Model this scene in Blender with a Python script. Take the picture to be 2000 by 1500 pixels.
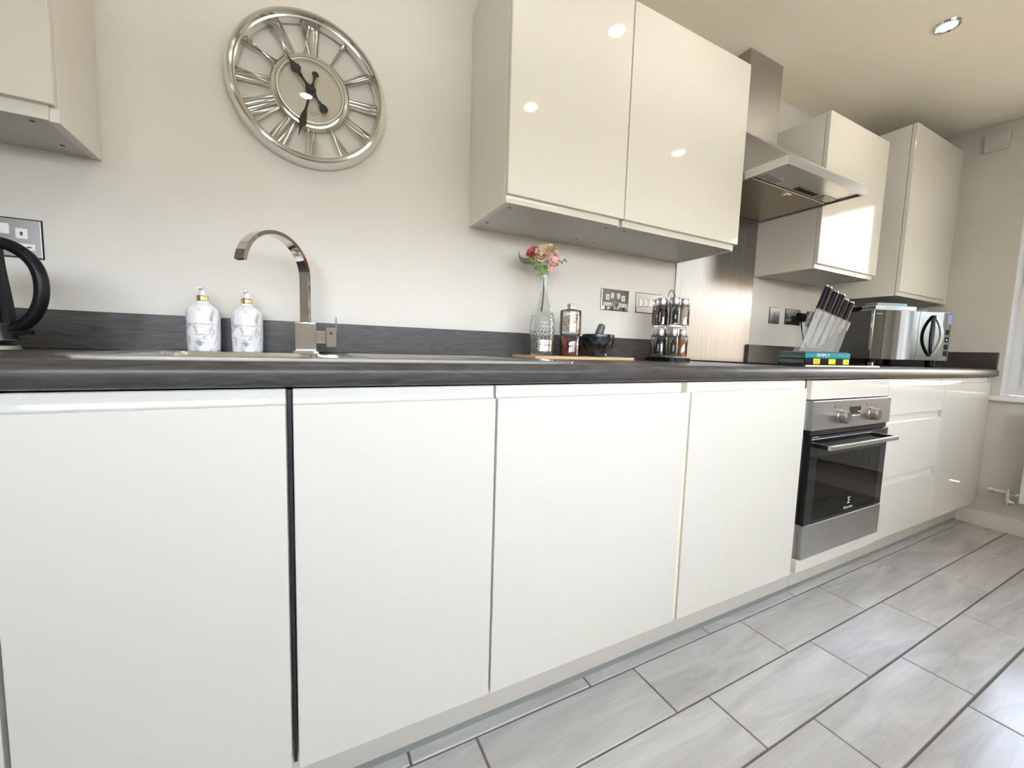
import bpy, bmesh, math, random
from mathutils import Vector, Matrix
for o in list(bpy.data.objects): bpy.data.objects.remove(o, do_unlink=True)
sc = bpy.context.scene
COL = sc.collection
PI = math.pi
R = math.radians

# ------------------------------------------------------------------ camera
yaw, pitch, roll = R(27.1946), R(-5.0391), R(1.7363)
f_ = Vector((math.sin(yaw)*math.cos(pitch), math.cos(yaw)*math.cos(pitch), math.sin(pitch)))
r_ = Vector((math.cos(yaw), -math.sin(yaw), 0)); u_ = r_.cross(f_)
r2 = r_*math.cos(roll)+u_*math.sin(roll); u2 = -r_*math.sin(roll)+u_*math.cos(roll)
cd = bpy.data.cameras.new('camera'); cam = bpy.data.objects.new('camera', cd); COL.objects.link(cam)
cd.sensor_width = 36; cd.lens = 788.64/2000*36; cd.clip_start = 0.02
M = Matrix.Identity(4)
for i in range(3): M[i][0] = r2[i]; M[i][1] = u2[i]; M[i][2] = -f_[i]
M[0][3], M[1][3], M[2][3] = 0.0257, -1.3788, 0.9482
cam.matrix_world = M
sc.camera = cam
# ------------------------------------------------------------------ world and exposure
w = bpy.data.worlds.new('sky'); sc.world = w; w.use_nodes = True
nt = w.node_tree; nt.nodes.clear()
bg = nt.nodes.new('ShaderNodeBackground'); sky = nt.nodes.new('ShaderNodeTexSky'); wo = nt.nodes.new('ShaderNodeOutputWorld')
sky.sky_type = 'NISHITA'; sky.sun_disc = False; sky.sun_elevation = R(42); sky.sun_rotation = R(250); sky.air_density = 0.8; sky.dust_density = 4.0
SKY = 5.6
bg.inputs[1].default_value = SKY
hs = nt.nodes.new('ShaderNodeHueSaturation'); hs.inputs['Saturation'].default_value = 0.55
nt.links.new(sky.outputs[0], hs.inputs['Color']); nt.links.new(hs.outputs[0], bg.inputs[0]); nt.links.new(bg.outputs[0], wo.inputs[0])
LAMP_E = 190.0          # radiance of each ceiling downlight lens
LAMP_COL = (1.0, 0.93, 0.83)
sc.view_settings.view_transform = 'Standard'; sc.view_settings.look = 'None'
sc.view_settings.exposure = -0.33; sc.view_settings.gamma = 1.0; sc.view_settings.use_curve_mapping = False

# ------------------------------------------------------------------ helpers
def bx(bm, x0, x1, y0, y1, z0, z1, bev=0, seg=2):
    vs = [bm.verts.new((x, y, z)) for x in (x0, x1) for y in (y0, y1) for z in (z0, z1)]
    fs = [bm.faces.new([vs[i] for i in q]) for q in ((0,1,3,2),(4,6,7,5),(0,4,5,1),(2,3,7,6),(0,2,6,4),(1,5,7,3))]
    if bev > 0:
        es = list({e for f in fs for e in f.edges})
        bmesh.ops.bevel(bm, geom=es, offset=bev, segments=seg, affect='EDGES', profile=0.5)
def prism(bm, pts, axis, a0, a1):
    """polygon pts (2-D, in the two other axes in xyz order) extruded along axis"""
    def mk(p, a):
        if axis == 'x': return (a, p[0], p[1])
        if axis == 'y': return (p[0], a, p[1])
        return (p[0], p[1], a)
    A = [bm.verts.new(mk(p, a0)) for p in pts]; B = [bm.verts.new(mk(p, a1)) for p in pts]
    n = len(pts)
    bm.faces.new(A); bm.faces.new(B[::-1])
    for i in range(n): bm.faces.new((A[i], B[i], B[(i+1) % n], A[(i+1) % n]))
def lathe(bm, prof, n=32, cx=0, cy=0, cz=0, axis='z', caps=True):
    def mk(r, h, t):
        a, b = r*math.cos(t), r*math.sin(t)
        if axis == 'z': return (cx+a, cy+b, cz+h)
        if axis == 'y': return (cx+a, cy+h, cz+b)
        return (cx+h, cy+a, cz+b)
    rings = []
    for r, h in prof:
        if r < 1e-6: rings.append([bm.verts.new(mk(0, h, 0))])
        else: rings.append([bm.verts.new(mk(r, h, 2*PI*k/n)) for k in range(n)])
    for a, b in zip(rings, rings[1:]):
        for k in range(n):
            k2 = (k+1) % n
            if len(a) == 1 and len(b) == 1: continue
            if len(a) == 1: bm.faces.new((a[0], b[k], b[k2]))
            elif len(b) == 1: bm.faces.new((a[k], b[0], a[k2]))
            else: bm.faces.new((a[k], b[k], b[k2], a[k2]))
    if caps:
        if len(rings[0]) > 1: bm.faces.new(rings[0])
        if len(rings[-1]) > 1: bm.faces.new(rings[-1][::-1])
def sweep(bm, pts, sec, side=None, closed=False):
    """sweep a 2-D section (list of (s,t)) along points; side: fixed reference direction"""
    P = [Vector(p) for p in pts]; n = len(P); rings = []
    for i in range(n):
        if closed: d = P[(i+1) % n]-P[i-1]
        else: d = P[min(i+1, n-1)]-P[max(i-1, 0)]
        d.normalize()
        ref = Vector(side) if side is not None else (Vector((0,0,1)) if abs(d.z) < .9 else Vector((1,0,0)))
        s = (ref - d*ref.dot(d)).normalized(); t = d.cross(s)
        sc_ = sec(i/(n-1)) if callable(sec) else sec
        rings.append([bm.verts.new(P[i]+s*a+t*b) for a, b in sc_])
    m = len(rings[0])
    for i in range(n if closed else n-1):
        A, B = rings[i], rings[(i+1) % n]
        for k in range(m): bm.faces.new((A[k], A[(k+1) % m], B[(k+1) % m], B[k]))
    if not closed: bm.faces.new(rings[0][::-1]); bm.faces.new(rings[-1])
def circ(r, n=10, r2=None):
    return [(r*math.cos(2*PI*k/n), (r2 or r)*math.sin(2*PI*k/n)) for k in range(n)]
def tube(bm, pts, r, n=8, closed=False): sweep(bm, pts, circ(r, n), closed=closed)
def rect(a, b): return [(-a,-b),(a,-b),(a,b),(-a,b)]
def rrect(x0, x1, y0, y1, r, n=6):
    o = []
    for cx, cy, a0 in ((x1-r,y1-r,0),(x0+r,y1-r,90),(x0+r,y0+r,180),(x1-r,y0+r,270)):
        for k in range(n+1):
            a = R(a0+90*k/n); o.append((cx+r*math.cos(a), cy+r*math.sin(a)))
    return o
def obj(name, bm, mat, parent=None, smooth=True, ang=35):
    bmesh.ops.recalc_face_normals(bm, faces=bm.faces)
    me = bpy.data.meshes.new(name); bm.to_mesh(me); bm.free()
    if smooth:
        for p in me.polygons: p.use_smooth = True
        me.set_sharp_from_angle(angle=R(ang))
    me.materials.append(mat)
    o = bpy.data.objects.new(name, me); COL.objects.link(o)
    if parent is not None: o.parent = parent
    return o
def thing(name, label, cat, loc=(0,0,0), rz=0, group=None):
    o = bpy.data.objects.new(name, None); COL.objects.link(o); o.empty_display_size = 0.05
    o.location = loc; o.rotation_euler = (0,0,rz); o['label'] = label; o['category'] = cat
    if group: o['group'] = group
    return o
def tag(o, label, cat, group=None):
    o['label'] = label; o['category'] = cat
    if group: o['group'] = group
    return o
def struct(o, label=None):
    o['kind'] = 'structure'
    if label: o['label'] = label; o['category'] = 'room'
    return o
def B(name, mat, parent, x0, x1, y0, y1, z0, z1, bev=0.0):
    bm = bmesh.new(); bx(bm, x0, x1, y0, y1, z0, z1, bev); return obj(name, bm, mat, parent, smooth=False)
def dup(root, loc, rz, label=None, group=None):
    r = root.copy(); COL.objects.link(r); r.location = loc; r.rotation_euler = (0,0,rz)
    if label: r['label'] = label
    if group: r['group'] = group
    for ch in list(root.children):
        c = ch.copy(); COL.objects.link(c); c.parent = r
        for g in list(ch.children):
            d = g.copy(); COL.objects.link(d); d.parent = c
    return r
def text_mesh(body, size, mat, name, parent, fn, depth=0.0, shear=0.0, space=1.0):
    """flat lettering; fn maps local (u right, v up, w out) to a point"""
    cu = bpy.data.curves.new('t', 'FONT'); cu.body = body; cu.size = size; cu.align_x = 'CENTER'; cu.align_y = 'CENTER'
    cu.shear = shear; cu.space_character = space; cu.resolution_u = 3
    to = bpy.data.objects.new('t', cu); COL.objects.link(to)
    dg = bpy.context.evaluated_depsgraph_get(); dg.update()
    me = bpy.data.meshes.new_from_object(to.evaluated_get(dg))
    bpy.data.objects.remove(to, do_unlink=True); bpy.data.curves.remove(cu)
    for v in me.vertices: v.co = fn(v.co.x, v.co.y, depth)
    me.name = name; me.materials.clear(); me.materials.append(mat)
    o = bpy.data.objects.new(name, me); COL.objects.link(o)
    if parent is not None: o.parent = parent
    return o

# ------------------------------------------------------------------ materials
def mat(name, col, rough=0.5, metal=0.0, **kw):
    m = bpy.data.materials.new(name); m.use_nodes = True
    b = m.node_tree.nodes['Principled BSDF']
    b.inputs['Base Color'].default_value = (*col, 1); b.inputs['Roughness'].default_value = rough; b.inputs['Metallic'].default_value = metal
    for k, v in kw.items(): b.inputs[k.replace('_', ' ')].default_value = v
    return m
def nodes(m): return m.node_tree.nodes, m.node_tree.links, m.node_tree.nodes['Principled BSDF']
def noise_col(m, c1, c2, scale=5, stretch=(1,1,1), detail=4, lo=.35, hi=.65, coord='Object', rnd=False, dist=0.0):
    N, L, b = nodes(m)
    tc = N.new('ShaderNodeTexCoord'); mp = N.new('ShaderNodeMapping'); nz = N.new('ShaderNodeTexNoise'); cr = N.new('ShaderNodeValToRGB')
    mp.inputs['Scale'].default_value = stretch; nz.inputs['Scale'].default_value = scale; nz.inputs['Detail'].default_value = detail; nz.inputs['Distortion'].default_value = dist
    cr.color_ramp.elements[0].position = lo; cr.color_ramp.elements[1].position = hi
    cr.color_ramp.elements[0].color = (*c1, 1); cr.color_ramp.elements[1].color = (*c2, 1)
    L.new(tc.outputs[coord], mp.inputs['Vector'])
    if rnd:
        oi = N.new('ShaderNodeObjectInfo'); mu = N.new('ShaderNodeMath'); mu.operation = 'MULTIPLY'; mu.inputs[1].default_value = 37.0
        cb = N.new('ShaderNodeCombineXYZ'); L.new(oi.outputs['Random'], mu.inputs[0])
        for i in range(3): L.new(mu.outputs[0], cb.inputs[i])
        L.new(cb.outputs[0], mp.inputs['Location'])
    L.new(mp.outputs[0], nz.inputs['Vector']); L.new(nz.outputs['Fac'], cr.inputs[0]); L.new(cr.outputs[0], b.inputs['Base Color'])
    return nz, cr, mp
def bump(m, src, strength=.1, dist=.002):
    N, L, b = nodes(m); bp = N.new('ShaderNodeBump'); bp.inputs['Strength'].default_value = strength; bp.inputs['Distance'].default_value = dist
    L.new(src, bp.inputs['Height']); L.new(bp.outputs[0], b.inputs['Normal'])
def emat(name, col, s):
    m = bpy.data.materials.new(name); m.use_nodes = True; N = m.node_tree.nodes; N.clear()
    e = N.new('ShaderNodeEmission'); o = N.new('ShaderNodeOutputMaterial'); e.inputs[0].default_value = (*col, 1); e.inputs[1].default_value = s
    m.node_tree.links.new(e.outputs[0], o.inputs[0]); return m
def thin_glass(name, tint=(1,1,1), refl=.06, rough=0.0, mx_=.9):
    m = bpy.data.materials.new(name); m.use_nodes = True; N = m.node_tree.nodes; L = m.node_tree.links; N.clear()
    t = N.new('ShaderNodeBsdfTransparent'); g = N.new('ShaderNodeBsdfGlossy'); mx = N.new('ShaderNodeMixShader'); o = N.new('ShaderNodeOutputMaterial')
    lw = N.new('ShaderNodeLayerWeight'); lw.inputs['Blend'].default_value = .25
    mr = N.new('ShaderNodeMapRange'); mr.inputs['To Min'].default_value = refl; mr.inputs['To Max'].default_value = mx_
    t.inputs[0].default_value = (*tint, 1); g.inputs['Roughness'].default_value = rough
    L.new(lw.outputs['Fresnel'], mr.inputs['Value']); L.new(mr.outputs[0], mx.inputs[0]); L.new(t.outputs[0], mx.inputs[1]); L.new(g.outputs[0], mx.inputs[2]); L.new(mx.outputs[0], o.inputs[0])
    return m

WALL = mat('wall_paint', (.65,.625,.58), .55)
nz, cr, mp = noise_col(WALL, (.67,.635,.575), (.695,.66,.60), 3); 
CEIL = mat('ceiling_paint', (.90,.84,.69), .7)
SKIRT = mat('skirting_paint', (.78,.75,.68), .35)
UPVC = mat('white_upvc', (.86,.87,.88), .25)
GLOSS = mat('cream_gloss_lacquer', (.71,.685,.60), .045, Specular_IOR_Level=.5)
CARC = mat('carcass_melamine', (.58,.575,.54), .4)
CARCS = mat('carcass_side', (.74,.715,.64), .28)
EDGE = mat('cream_panel_edge', (.80,.755,.60), .3)
PLIN = mat('plinth_cream', (.63,.595,.51), .25)
DARK = mat('gap_shade', (.02,.02,.02), .6)
HOLE = mat('dark_screw_cap', (.05,.045,.04), .5)
WT = mat('dark_slate_laminate', (.09,.09,.09), .30, Specular_IOR_Level=.32)
nz, cr, mp = noise_col(WT, (.038,.034,.031), (.088,.081,.075), 9, (1.0,5,7), 8, .30, .76, dist=2.2)
STEEL = mat('brushed_steel', (.60,.59,.57), .28, 1.0)
STEELV = mat('brushed_steel_vertical', (.60,.585,.56), .24, 1.0)
nz, cr, mp = noise_col(STEELV, (.29,.285,.275), (.38,.375,.365), 30, (6,6,.12), 3, .3, .7)
N_, L_, b_ = nodes(STEELV); mr_ = N_.new('ShaderNodeMapRange'); mr_.inputs['To Min'].default_value = .24; mr_.inputs['To Max'].default_value = .42
L_.new(nz.outputs['Fac'], mr_.inputs['Value']); L_.new(mr_.outputs[0], b_.inputs['Roughness']); bump(STEELV, nz.outputs['Fac'], .12, .0006)
STEELH = mat('brushed_steel_horizontal', (.58,.585,.59), .33, 1.0)
nz, cr, mp = noise_col(STEELH, (.54,.545,.55), (.64,.645,.65), 30, (.12,6,6), 3, .3, .7)
SINKM = mat('satin_stainless', (.58,.565,.53), .22, 1.0)
CHROME = mat('polished_chrome', (.80,.80,.79), .05, 1.0)
NICKEL = mat('silver_clock_metal', (.80,.79,.74), .13, 1.0)
GOLD = mat('gold_collar', (.86,.62,.28), .16, 1.0)
BLACK = mat('black_plastic', (.005,.005,.006), .30, Specular_IOR_Level=.18)
BLACKM = mat('black_matt', (.008,.008,.009), .5, Specular_IOR_Level=.2)
BGLASS = mat('black_glass', (.008,.008,.009), .05)
WHITEP = mat('white_plastic', (.82,.82,.80), .3)
GREYP = mat('grey_socket_plate', (.30,.30,.29), .3, 1.0)
MIRROR = mat('mirror_glass', (.56,.58,.57), .025, 1.0)
ANTH = mat('anthracite_enamel', (.075,.075,.068), .3)
GLASS = mat('clear_glass', (.97,.985,.98), .0, 0, Transmission_Weight=1.0, IOR=1.45)
THIN = thin_glass('thin_clear_glass', (.93,.95,.94), .05)
ACRYL = thin_glass('clear_acrylic', (.965,.97,.965), .05, mx_=.5)
_n, _l = ACRYL.node_tree.nodes, ACRYL.node_tree.links
_o = [n for n in _n if n.type == 'OUTPUT_MATERIAL'][0]; _m = _o.inputs[0].links[0].from_node
_d = _n.new('ShaderNodeBsdfDiffuse'); _d.inputs[0].default_value = (.80,.79,.77,1); _x = _n.new('ShaderNodeMixShader'); _x.inputs[0].default_value = .11
_l.new(_m.outputs[0], _x.inputs[1]); _l.new(_d.outputs[0], _x.inputs[2]); _l.new(_x.outputs[0], _o.inputs[0])
PANE = thin_glass('window_glass', (.97,.98,.98), .04)
OVGL = thin_glass('smoked_oven_glass', (.20,.21,.20), .05)
WATER = mat('water', (.8,.88,.9), 0, 0, Transmission_Weight=1.0, IOR=1.33)
WOOD = mat('bamboo_board', (.55,.37,.19), .4); noise_col(WOOD, (.50,.33,.16), (.66,.46,.26), 6, (1,14,14), 4)
GRAN = mat('black_granite', (.015,.015,.016), .22); noise_col(GRAN, (.008,.008,.009), (.055,.06,.062), 60, (1,1,1), 4, .45, .75)
GRANG = mat('grey_granite_pestle', (.08,.08,.08), .35); noise_col(GRANG, (.035,.035,.036), (.16,.16,.16), 70, (1,1,1), 4, .4, .7)
MARB = mat('marbled_bottle', (.82,.80,.80), .22)
nz, cr, mp = noise_col(MARB, (.38,.37,.38), (.86,.845,.85), 22, (1,1,.7), 6, .34, .46, dist=2.0)
INKG = mat('grey_gold_print', (.38,.31,.21), .35)
INKD = mat('dark_print', (.03,.03,.03), .5)
INKW = mat('white_print', (.85,.85,.82), .5)
SILV = mat('silver_label', (.78,.77,.70), .22, .8)
TEAL = mat('teal_cloth_spine', (.015,.25,.30), .45)
YELL = mat('yellow_print', (.75,.70,.05), .5)
PAPER = mat('book_pages', (.16,.19,.16), .7)
WHITEB = mat('white_book_cover', (.78,.80,.84), .4)
BLUEB = mat('pale_blue_book_cover', (.22,.55,.66), .4)
BLUEG = mat('grey_blue_book_cover', (.45,.54,.55), .4)
GROUT = mat('grey_grout', (.17,.155,.145), .85)
TILE = mat('pale_grey_wood_tile', (.55,.53,.50), .20)
nz, cr, mp = noise_col(TILE, (.42,.41,.395), (.60,.59,.57), 2.2, (.9,5.5,1), 10, .30, .64, rnd=True, dist=1.1)
nz.inputs['Roughness'].default_value = .62
N_, L_, b_ = nodes(TILE)
n2 = N_.new('ShaderNodeTexNoise'); n2.inputs['Scale'].default_value = 9; n2.inputs['Detail'].default_value = 6; n2.inputs['Distortion'].default_value = .3
m2 = N_.new('ShaderNodeMapping'); m2.inputs['Scale'].default_value = (.7,16,1); L_.new(mp.outputs[0], m2.inputs['Vector']); L_.new(m2.outputs[0], n2.inputs['Vector'])
r2_ = N_.new('ShaderNodeMapRange'); r2_.inputs['From Min'].default_value = .35; r2_.inputs['From Max'].default_value = .65; r2_.inputs['To Min'].default_value = .92; r2_.inputs['To Max'].default_value = 1.04
L_.new(n2.outputs['Fac'], r2_.inputs['Value'])
mm = N_.new('ShaderNodeMix'); mm.data_type = 'RGBA'; mm.blend_type = 'MULTIPLY'; mm.inputs[0].default_value = 1.0
L_.new(cr.outputs[0], mm.inputs['A']); L_.new(r2_.outputs[0], mm.inputs['B']); L_.new(mm.outputs['Result'], b_.inputs['Base Color'])
bump(TILE, n2.outputs['Fac'], .05, .001)
SALT = mat('pink_salt', (.62,.50,.42), .6); noise_col(SALT, (.22,.12,.08), (.74,.58,.47), 130, (1,1,1), 3, .38, .50)
CHILI = mat('chili_oil', (.22,.012,.006), .15); noise_col(CHILI, (.09,.003,.003), (.36,.035,.01), 45, (1,1,1.2), 4, .42, .78)
LEAF = mat('green_leaf', (.16,.27,.05), .5); noise_col(LEAF, (.10,.19,.04), (.33,.42,.10), 25)
FERN = mat('fern_leaf', (.12,.19,.08), .5)
EUC = mat('eucalyptus_leaf', (.30,.36,.30), .55)
PINK = mat('rose_pink_petal', (.58,.12,.14), .55)
CREAM = mat('cream_rose_petal', (.74,.58,.40), .55)
BLUSH = mat('blush_petal', (.78,.46,.42), .55)
BRICK = mat('brick_wall_paint', (.32,.155,.10), .8)
GRASS = mat('lawn', (.10,.19,.04), .9); noise_col(GRASS, (.07,.13,.03), (.16,.27,.06), 9)
LAMP = emat('lamp_lens', LAMP_COL, LAMP_E)

# ------------------------------------------------------------------ dimensions
XL, XR, YF, ZC = -2.9, 3.536, -2.45, 2.2927
ZB, ZT, ZTT = .1437, .838, .866           # base door bottom, face top, lip top
YD = -.587                                # base door face
ZW0, ZW = .870, .9144                     # worktop bottom and top

# ------------------------------------------------------------------ room shell
bm = bmesh.new(); bx(bm, XL-.1, XR+.25, YF-.1, .1, -.12, -.0045); fl = struct(obj('floor', bm, GROUT), 'pale grey wood look tiles laid in staggered rows on the floor')
del fl['category']
PITCH, TL, G = .166, .508, .0055
rows = [(-.543+PITCH, .2286), (-.543, .386), (-.543-PITCH, 1.014), (-.543-2*PITCH, 1.209), (-.543-3*PITCH, 1.65)]
for k in range(4, 11): rows.append((-.543-k*PITCH, [.31, .08, .44, .21, .36, .02, .27][k-4]))
rng = random.Random(3)
full = None
def tile_mesh(L, W):
    bm = bmesh.new(); bx(bm, -L/2, L/2, -W/2, W/2, -.008, 0, .0016, 1)
    o = obj('tile', bm, TILE, fl, smooth=False); return o
cache = {}
for y1, ph in rows:
    y0 = y1-PITCH
    if y0 < YF: y0 = YF-.002
    x = ph - TL*math.ceil((ph-XL)/TL)
    while x < XR:
        a, b = max(x, XL), min(x+TL, XR)
        if b-a > .03:
            key = (round(b-a-G, 4), round(y1-y0-G, 4))
            if key in cache: o = cache[key].copy(); COL.objects.link(o)
            else: o = tile_mesh(*key); cache[key] = o
            o.location = ((a+b)/2, (y0+y1)/2, rng.uniform(-.0003, .0003))
        x += TL
bm = bmesh.new(); bx(bm, XL-.1, XR+.25, YF-.1, .1, ZC, ZC+.12); struct(obj('ceiling', bm, CEIL))
bm = bmesh.new(); bx(bm, XL-.1, XR+.25, 0, .1, -.12, ZC); struct(obj('wall_back', bm, WALL))
FX0, FX1, FZ0, FZ1 = -1.25, 2.10, 1.13, 1.80          # unseen window behind the camera, added to light the cabinet fronts
bm = bmesh.new(); bx(bm, XL-.1, FX0, YF-.1, YF, -.12, ZC); bx(bm, FX1, XR+.25, YF-.1, YF, -.12, ZC); bx(bm, FX0, FX1, YF-.1, YF, -.12, FZ0); bx(bm, FX0, FX1, YF-.1, YF, FZ1, ZC)
struct(obj('wall_front', bm, WALL))
# right wall with the window opening
WY0, WY1, WZ0, WZ1 = -1.95, -.61, .765, 2.16
bm = bmesh.new()
bx(bm, XR, XR+.25, WY1, 0, -.12, ZC); bx(bm, XR, XR+.25, YF, WY0, -.12, ZC)
bx(bm, XR, XR+.25, WY0, WY1, -.12, WZ0-.03); bx(bm, XR, XR+.25, WY0, WY1, WZ1, ZC)
struct(obj('wall_right', bm, WALL))
bm = bmesh.new(); bx(bm, XL-.1, XL, YF, 0, -.12, ZC); struct(obj('wall_left', bm, WALL))
# window
win = thing('window_1', 'white framed window with pale sill in the end wall beside the worktop', 'window', (XR, (WY0+WY1)/2, WZ0)); win['kind'] = 'structure'; del win['category']
cy = (WY0+WY1)/2
fx0, fx1 = .12, .18
def wl(y): return y-cy
bm = bmesh.new()
for a, b in ((WY0, WY0+.065), (WY1-.065, WY1), (cy-.04, cy+.04)): bx(bm, fx0, fx1, wl(a), wl(b), 0, WZ1-WZ0)
for a, b in ((WY0+.065, cy-.04), (cy+.04, WY1-.065)):
    bx(bm, fx0, fx1, wl(a), wl(b), 0, .065); bx(bm, fx0, fx1, wl(a), wl(b), WZ1-WZ0-.065, WZ1-WZ0)
obj('window_frame', bm, UPVC, win, smooth=False)
for a, b in ((WY0+.065, cy-.04), (cy+.04, WY1-.065)):
    bm = bmesh.new()
    a0, b0 = a-.012, b+.012
    for p, q in ((a0, a+.045), (b-.045, b0)): bx(bm, fx0-.016, fx0-.001, wl(p), wl(q), .053, WZ1-WZ0-.053); bx(bm, fx0-.001, fx1-.005, wl(max(p, a+.001)), wl(min(q, b-.001)), .066, WZ1-WZ0-.066)
    for p, q in ((.053, .11), (WZ1-WZ0-.11, WZ1-WZ0-.053)): bx(bm, fx0-.016, fx0-.001, wl(a+.045), wl(b-.045), p, q); bx(bm, fx0-.001, fx1-.005, wl(a+.045), wl(b-.045), max(p, .066), min(q, WZ1-WZ0-.066))
    sash = obj('sash', bm, UPVC, win, smooth=False)
    B('pane', PANE, sash, fx0+.02, fx0+.026, wl(a+.04), wl(b-.04), .105, WZ1-WZ0-.105)
B('reveal_daylight_sheet', UPVC, win, .0, fx0, wl(WY1-.004), wl(WY1), 0, WZ1-WZ0)  # white sheet added so the reveal looks bright with daylight
B('window_sill', UPVC, win, -.035, fx0, wl(WY0-.035), wl(WY1+.035), -.03, -.001, .006)
# second window, unseen, added opposite the cabinets for daylight on their fronts
w2 = thing('added_window', 'unseen white framed window added in the opposite wall to light the cabinets', 'window', ((FX0+FX1)/2, YF, FZ0)); w2['kind'] = 'structure'; del w2['category']
hw, hh_ = (FX1-FX0)/2, FZ1-FZ0
bm = bmesh.new()
for a, b in ((-hw, -hw+.06), (hw-.06, hw), (-.6, -.53), (.53, .6)): bx(bm, a, b, -.08, -.03, 0, hh_)
for a, b in ((-hw+.06, -.6), (-.53, .53), (.6, hw-.06)): bx(bm, a, b, -.08, -.03, 0, .06); bx(bm, a, b, -.08, -.03, hh_-.06, hh_)
obj('window_frame', bm, UPVC, w2, smooth=False)
for a, b in ((-hw+.06, -.6), (-.53, .53), (.6, hw-.06)): B('pane', PANE, w2, a, b, -.058, -.052, .06, hh_-.06)
# skirting
def skirt(name, pts, ax, a0, a1):
    bm = bmesh.new(); prism(bm, pts, ax, a0, a1); return struct(obj(name, bm, SKIRT))
skirt('baseboard_right', [(XR, 0), (XR-.018, 0), (XR-.018, .062), (XR-.014, .068), (XR-.013, .078), (XR-.006, .086), (XR, .086)], 'y', YF, -.50)
skirt('baseboard_front', [(YF, 0), (YF+.018, 0), (YF+.018, .066), (YF+.006, .086), (YF, .086)], 'x', XL, XR-.02)

# outdoors, seen through the window and mirrored in the shiny fronts
bm = bmesh.new(); bx(bm, -30, 30, -30, 30, -.4, -.3); struct(obj('bounce_ground', bm, mat('pale_bounce_ground', (.50,.48,.44), .8)))  # unseen ground, made pale to bounce daylight up to the ceiling
nb = thing('neighbour_house', 'brick house with white boarded upper storey seen outside through the window', 'house', (11.5, -3, -.3))
B('wall', BRICK, nb, 0, 5, -6, 8, 0, 2.55)
for k in range(7): B('white_board', UPVC, nb, -.05, .0, -6, 8, 2.55+k*.30, 2.55+k*.30+.275)
B('upper_wall', mat('grey_backing_wall', (.35,.35,.36), .8), nb, .001, 5, -6, 8, 2.55, 4.63)  # plain grey wall showing between the white boards
for yy in (-2.5, 2.0): B('window', BGLASS, nb, -.03, .02, yy-.6, yy+.6, 1.0, 2.2)
fe = thing('garden_fence', 'pale timber garden fence outside the window', 'fence', (7.2, -2, -.3))
for k in range(40):
    B('board', mat('fence_timber', (.34,.25,.16), .8) if k == 0 else bpy.data.materials['fence_timber'], fe, 0, .02, -5+k*.25, -5+k*.25+.235, 0, 1.45)
def shrub(loc, h, rad, n, seed, label):
    rg = random.Random(seed); t = thing('shrub', label, 'shrub', loc, 0, 'shrubs outside the window')
    bm = bmesh.new()
    for k in range(7):
        a = rg.uniform(0, 2*PI); e = Vector((math.cos(a)*rad*.5, math.sin(a)*rad*.5, h*rg.uniform(.7, 1)))
        tube(bm, [(0,0,0), e*.5+Vector((0,0,h*.1)), e], .012, 5)
    obj('stem', bm, WOOD, t)
    bm = bmesh.new()
    for k in range(n):
        a = rg.uniform(0, 2*PI); rr = rad*math.sqrt(rg.random()); z = h*(.15+.9*rg.random())
        c = Vector((math.cos(a)*rr, math.sin(a)*rr, z)); d = Vector((rg.uniform(-1,1), rg.uniform(-1,1), rg.uniform(-.9,.4))).normalized(); s = d.orthogonal().normalized()
        L = rg.uniform(.07, .14)
        bm.faces.new([bm.verts.new(p) for p in (c, c+d*L*.5+s*L*.16, c+d*L, c+d*L*.5-s*L*.16)])
    f = obj('foliage', bm, LEAF, t, smooth=False); f['kind'] = 'stuff'
shrub((4.6, -2.05, -.299), 2.3, .40, 900, 1, 'tall leafy green shrub close outside the window')
shrub((5.6, -3.4, -.299), 1.6, .5, 700, 2, 'low bushy green shrub further out by the fence')

# ------------------------------------------------------------------ ceiling downlights
def downlight(x, y, label):
    t = thing('ceiling_downlight', label, 'light', (x, y, ZC), 0, 'recessed ceiling downlights')
    bm = bmesh.new(); lathe(bm, [(.030,-.0045),(.034,-.007),(.040,-.006),(.043,0),(.029,0)], 40, caps=False); bm.faces.ensure_lookup_table()
    obj('bezel', bm, CHROME, t)
    bm = bmesh.new(); lathe(bm, [(0,-.003),(.029,-.003),(.030,-.001),(0,-.001)], 32, caps=False); obj('lens', bm, LAMP, t)
for x, y, lb in ((2.3406, -.6034, 'lit round ceiling downlight in front of the tall wall cabinets'), (1.21, -.67, 'lit round ceiling downlight in front of the double wall cabinet'),
                 (1.164, -1.317, 'lit round ceiling downlight behind the one at the double wall cabinet'), (2.278, -1.27, 'lit round ceiling downlight nearest the window'),
                 (.08, -.67, 'lit round ceiling downlight in front of the wall clock'), (.05, -1.317, 'lit round ceiling downlight straight above the viewer'),
                 (-1.75, -.67, 'lit round ceiling downlight beyond the kettle, nearer the worktop'), (-1.75, -1.8, 'lit round ceiling downlight beyond the kettle, further from the worktop')):
    downlight(x, y, lb)

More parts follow.
